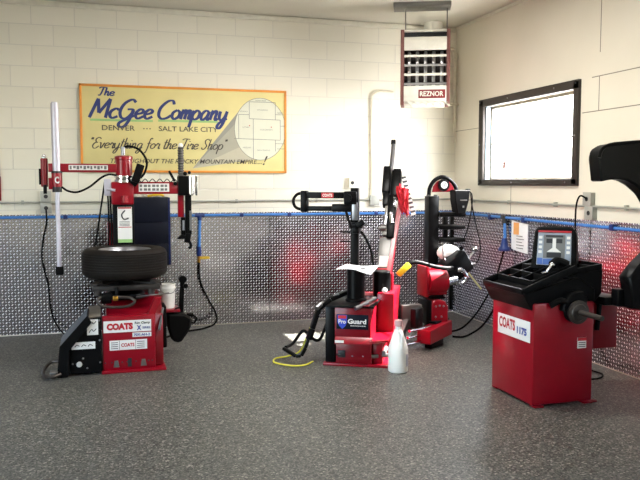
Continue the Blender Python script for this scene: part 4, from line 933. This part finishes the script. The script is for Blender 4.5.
jg = thing('jug', 'white plastic gallon jug standing on the floor in front of the middle tire changer', 'jug', (-1.715, -2.42, 0))
def jl(p): return [(r, z) for r, z in p]
MB().lathe(jl([(0, 0), (.068, 0), (.079, .01), (.081, .03), (.081, .195), (.076, .212), (.060, .262), (.044, .312), (.032, .345), (.027, .352), (.027, .385), (0, .385)]), (-1.715, -2.42, 0), seg=36).build('jug_body', M['jug'], jg)
b = MB(); b.lathe([(.0, .378), (.034, .378), (.035, .41), (.031, .425), (0, .425)], (-1.715, -2.42, 0), seg=24); lab(b.build('cap', M['cap'], jg), 'pinkish screw cap')
b = MB(); b.tube([(-1.715, -2.45, .345), (-1.715, -2.495, .325), (-1.715, -2.503, .27), (-1.715, -2.5, .21)], .013); b.build('handle', M['jug'], jg)
b = MB()
for k in range(9):
    a = math.radians(-62 + k * 7); a2 = math.radians(-62 + (k + 1) * 7)
    v = [b.bm.verts.new((-1.715 + .0818 * math.cos(x), -2.42 + .0818 * math.sin(x), z)) for x, z in ((a, .055), (a2, .055), (a2, .155), (a, .155))]; b.bm.faces.new(v)
b.build('jug_label', M['lilac'], jg)

# ------------------------------------------------------------------ wheel balancer
wb = thing('wheel_balancer', 'red wheel balancer at the right with a black tray, display and hood', 'wheel balancer', (-.95, -3.3, 0))
b = MB(); b.box(-1.215, -.735, -3.585, -3.04, .012, .715, .012); cab = b.build('cabinet', M['red'], wb)
b = MB()
for x in (-1.17, -.78):
    for y in (-3.59, -3.08): b.box(x - .035, x + .035, y - .02, y + .05, 0, .012, .003)
b.box(-.75, -.70, -3.60, -3.55, 0, .012, .003); b.build('feet', M['darkred'], wb)
MB().box(-.76, -.43, -3.45, -3.10, .34, .72, .008).build('side_housing', M['darkred'], wb)
XL_ = -1.2165
ll = MB().box(XL_ - .002, XL_, -3.55, -3.125, .44, .585, .001).build('logo_label', M['label'], wb)
DR = (0, -1, 0)
text('lettering', 'COATS', (XL_ - .0022, -3.145, .488), DR, ZU, .215, .078, M['redink'], ll, bold=.035)
text('lettering', '1175', (XL_ - .0022, -3.385, .478), DR, ZU, .125, .052, M['blueink'], ll, bold=.05)
wl = MB().box(-.865, -.795, -3.5885, -3.586, .39, .465, 0).build('warning_label', M['label'], wb)
MB().box(-.865, -.795, -3.5905, -3.5885, .442, .465, 0).build('warning_band', M['redink'], wl)
b = MB()
for i in range(3): b.box(-.858, -.802, -3.5905, -3.5885, .398 + i * .014, .405 + i * .014, 0)
b.build('print', M['dullsteel'], wl)
# weight tray: a sloping pan with pockets in front, a deeper box with pockets behind
def zt_(x): return .795 + (x + 1.29) * .36
b = MB()
b.prism([(-1.29, .785), (-1.22, .665), (-.72, .70), (-.72, .80), (-.87, .885)], 'xz', -3.57, -3.02, .008)
for y in (-3.56, -3.03): b.bar((-1.285, y, zt_(-1.285)), (-.87, y, zt_(-.87)), .02, .05, .006)
b.bar((-1.285, -3.56, zt_(-1.285)), (-1.285, -3.03, zt_(-1.285)), .022, .04, .008)
b.build('weight_tray', M['plastic'], wb)
for x in (-1.17, -1.07, -.97, -.88):
    b = MB(); b.bar((x, -3.50, zt_(x)), (x, -3.04, zt_(x)), .008, .045, .002); b.build('tray_divider', M['plastic'], wb)
for y in (-3.19, -3.345, -3.50):
    b = MB(); b.bar((-1.17, y, zt_(-1.17)), (-.87, y, zt_(-.87)), .008, .045, .002); b.build('tray_divider', M['plastic'], wb)
b = MB(); b.prism([(-.93, .715), (-.94, .90), (-.66, .935), (-.64, .93), (-.645, .76), (-.70, .70)], 'xz', -3.55, -3.05, .010); b.build('rear_tray', M['plastic'], wb)
for y in (-3.54, -3.30, -3.06):
    b = MB(); b.bar((-.935, y, .912), (-.65, y, .95), .010, .04, .002); b.build('tray_divider', M['plastic'], wb)
for x, z in ((-.935, .912), (-.84, .926), (-.74, .938), (-.65, .95)):
    b = MB(); b.bar((x, -3.54, z), (x, -3.06, z), .010, .04, .002); b.build('tray_divider', M['plastic'], wb)
# display head, turned to the operator
F4 = Matrix.Translation((-.87, -3.30, .90)) @ Matrix.Rotation(math.radians(-42), 4, 'Z') @ Matrix.Rotation(math.radians(-10), 4, 'X')
b = MB(F4); b.prism([(-.16, .0), (-.145, .27), (-.13, .305), (-.10, .318), (.10, .318), (.13, .305), (.145, .27), (.16, .0)], 'xz', -.05, .09, .012); b.build('display_head', M['plastic'], wb)
sc_ = MB(F4); sc_.prism([(-.12, .035), (-.115, .27), (.115, .27), (.12, .035)], 'xz', -.056, -.049, .002); scn = sc_.build('display_panel', M['screen'], wb)
MB(F4).box(-.115, .115, -.060, -.050, .272, .285, .001).build('display_strip', M['redink'], scn)
b = MB(F4); b.box(-.075, .075, -.0575, -.056, .085, .255, 0); b.build('display_field', M['dullsteel'], scn)
b = MB(F4); b.box(-.115, -.078, -.0575, -.056, .04, .085, 0); b.box(-.075, .0, -.0575, -.056, .04, .08, 0); b.build('display_keys', M['screenblue'], scn)
for a in ((-.055, -.008, .195, .225), (.008, .055, .195, .225), (-.05, .05, .09, .125), (-.06, .06, .238, .252)): MB(F4).box(a[0], a[1], -.060, -.0575, a[2], a[3], 0).build('display_window', M['ink'], scn)
b = MB(F4); b.prism([(-.012, .23), (.012, .23), (.012, .16), (.05, .13), (-.05, .13), (-.012, .16)], 'xz', -.0605, -.0575, 0); b.build('display_pictogram', M['label'], scn)
b = MB(F4)
for s_ in (-1, 1):
    for i in range(4): b.box(s_ * .097 - .012, s_ * .097 + .012, -.0575, -.056, .12 + i * .035, .14 + i * .035, 0)
b.build('display_buttons', M['label'], scn)
# shaft, hub and calliper arm
b = MB(); b.cyl((-.905, -3.45, .655), (-.905, -3.63, .655), .09, .075, seg=28, bev=.006); b.prism([(-1.02, .66), (-1.0, .74), (-.95, .79), (-.86, .80), (-.82, .75), (-.82, .66)], 'xz', -3.63, -3.55, .01); b.build('shaft_housing', M['plastic'], wb)
b = MB(); b.lathe([(0, 0), (.078, 0), (.082, .008), (.082, .018), (.06, .022), (.055, .03), (.03, .034), (0, .034)], (-.905, -3.63, .655), axis=(0, -1, 0), seg=36); b.build('hub_flange', M['darksteel'], wb)
b = MB(); b.cyl((-.905, -3.65, .655), (-.905, -3.895, .655), .02, .017, seg=18, bev=.003); b.build('threaded_shaft', M['darksteel'], wb)
b = MB(); b.tube([(-1.10, -3.60, .70), (-1.04, -3.62, .735), (-.97, -3.61, .72), (-.93, -3.6, .70)], .022); b.build('calliper_arm', M['black'], wb)
# hood: a curved fender shell behind the shaft, opening towards the shaft
def hood():
    prof = [(-.825, 1.541), (-.85, 1.70), (-.835, 1.755), (-.77, 1.79), (-.65, 1.805), (-.50, 1.815), (-.36, 1.80), (-.22, 1.70), (-.14, 1.50), (-.12, 1.20), (-.16, .95), (-.28, .76), (-.42, .655), (-.55, .675), (-.556, .81), (-.578, .889),
            (-.49, .985), (-.39, 1.065), (-.32, 1.15), (-.33, 1.28), (-.411, 1.381), (-.467, 1.458), (-.553, 1.52), (-.62, 1.55), (-.69, 1.561), (-.77, 1.553)]
    b = MB(); b.prism(prof, 'xz', -3.74, -3.62, .012); return b
hd = hood().build('hood', M['black'], wb)
b = MB(); b.tube([(-.848, -3.742, 1.70), (-.832, -3.742, 1.752), (-.77, -3.742, 1.786), (-.65, -3.742, 1.80), (-.50, -3.742, 1.81), (-.37, -3.742, 1.795)], .012); b.build('hood_lip', M['plastic'], hd)
b = MB(); b.box(-.66, -.52, -3.60, -3.40, .68, .74, .01); b.box(-.60, -.52, -3.66, -3.58, .68, .80, .01); b.bar((-.60, -3.47, .72), (-.62, -3.47, .48), .02, .03); b.build('hood_arm', M['black'], wb)
pl_ = thing('wheel_weight_pliers', 'chrome-jawed pliers with black grips lying on the wheel balancer tray', 'pliers', (-1.0, -3.42, .93))
b = MB(); b.bar((-1.0, -3.47, .965), (-1.06, -3.50, .925), .022, .02, .004); b.bar((-1.06, -3.50, .925), (-1.10, -3.49, .91), .03, .014, .004); b.sphere((-1.0, -3.47, .965), .022, seg=12); b.build('jaws', M['chrome'], pl_)
b = MB(); b.tube([(-1.0, -3.47, .965), (-.955, -3.455, .985), (-.91, -3.46, .975), (-.88, -3.47, .96)], .032); b.build('grips', M['plastic'], pl_)

# ------------------------------------------------------------------ light
def area(name, loc, rot, sx_, sy_, power, col=(1, 1, 1)):
    l = bpy.data.lights.new(name, 'AREA'); l.shape = 'RECTANGLE'; l.size = sx_; l.size_y = sy_; l.energy = power; l.color = col
    o = bpy.data.objects.new(name, l); COL.objects.link(o); o.location = loc; o.rotation_euler = rot; return o
sun = bpy.data.lights.new('sun', 'SUN'); sun.energy = 55; sun.angle = math.radians(.6); sun.color = (1, .97, .92)
so = bpy.data.objects.new('sun', sun); COL.objects.link(so)
so.rotation_euler = Vector((-1, .02, -1.0)).to_track_quat('-Z', 'Y').to_euler()
# daylight coming in through the window; added fill lamp in the unseen doorway
area('window_daylight', (.25, -1.5, 1.98), (0, PI / 2, 0), 1.0, 1.8, 55, (1, .99, .97))
area('doorway_fill', (XL - .1, -5.6, 1.4), (0, -PI / 2, 0), 2.6, 3.8, 12, (.96, .98, 1))
# added fill lamps under the ceiling, no fixtures behind them
for i, (x, y, p) in enumerate(((-2.1, -2.7, 40), (-5.2, -2.8, 9))):
    area('ceiling_fill', (x, y, H - .06), (0, 0, 0), 1.2, .25, p, (1, .98, .93))
w = bpy.data.worlds.new('sky'); sc.world = w; w.use_nodes = True; nt = w.node_tree
bg = nt.nodes['Background']; sk = nt.nodes.new('ShaderNodeTexSky'); sk.sky_type = 'NISHITA'; sk.sun_disc = False
sk.sun_elevation = math.radians(47); sk.sun_rotation = math.radians(90)
nt.links.new(sk.outputs[0], bg.inputs[0]); bg.inputs[1].default_value = .9

# ------------------------------------------------------------------ camera
cd = bpy.data.cameras.new('camera'); cam = bpy.data.objects.new('camera', cd); COL.objects.link(cam); sc.camera = cam
cd.sensor_width = 36; cd.lens = 738.2 * 36 / 640; cd.clip_start = .05; cd.clip_end = 200
cam.location = (-4.0208, -7.9118, 1.5314); cam.rotation_euler = (PI / 2 - .0766, 0, -.2905)
sc.view_settings.view_transform = 'Standard'; sc.view_settings.look = 'None'; sc.view_settings.gamma = 1; sc.view_settings.use_curve_mapping = False
sc.view_settings.exposure = 1.25
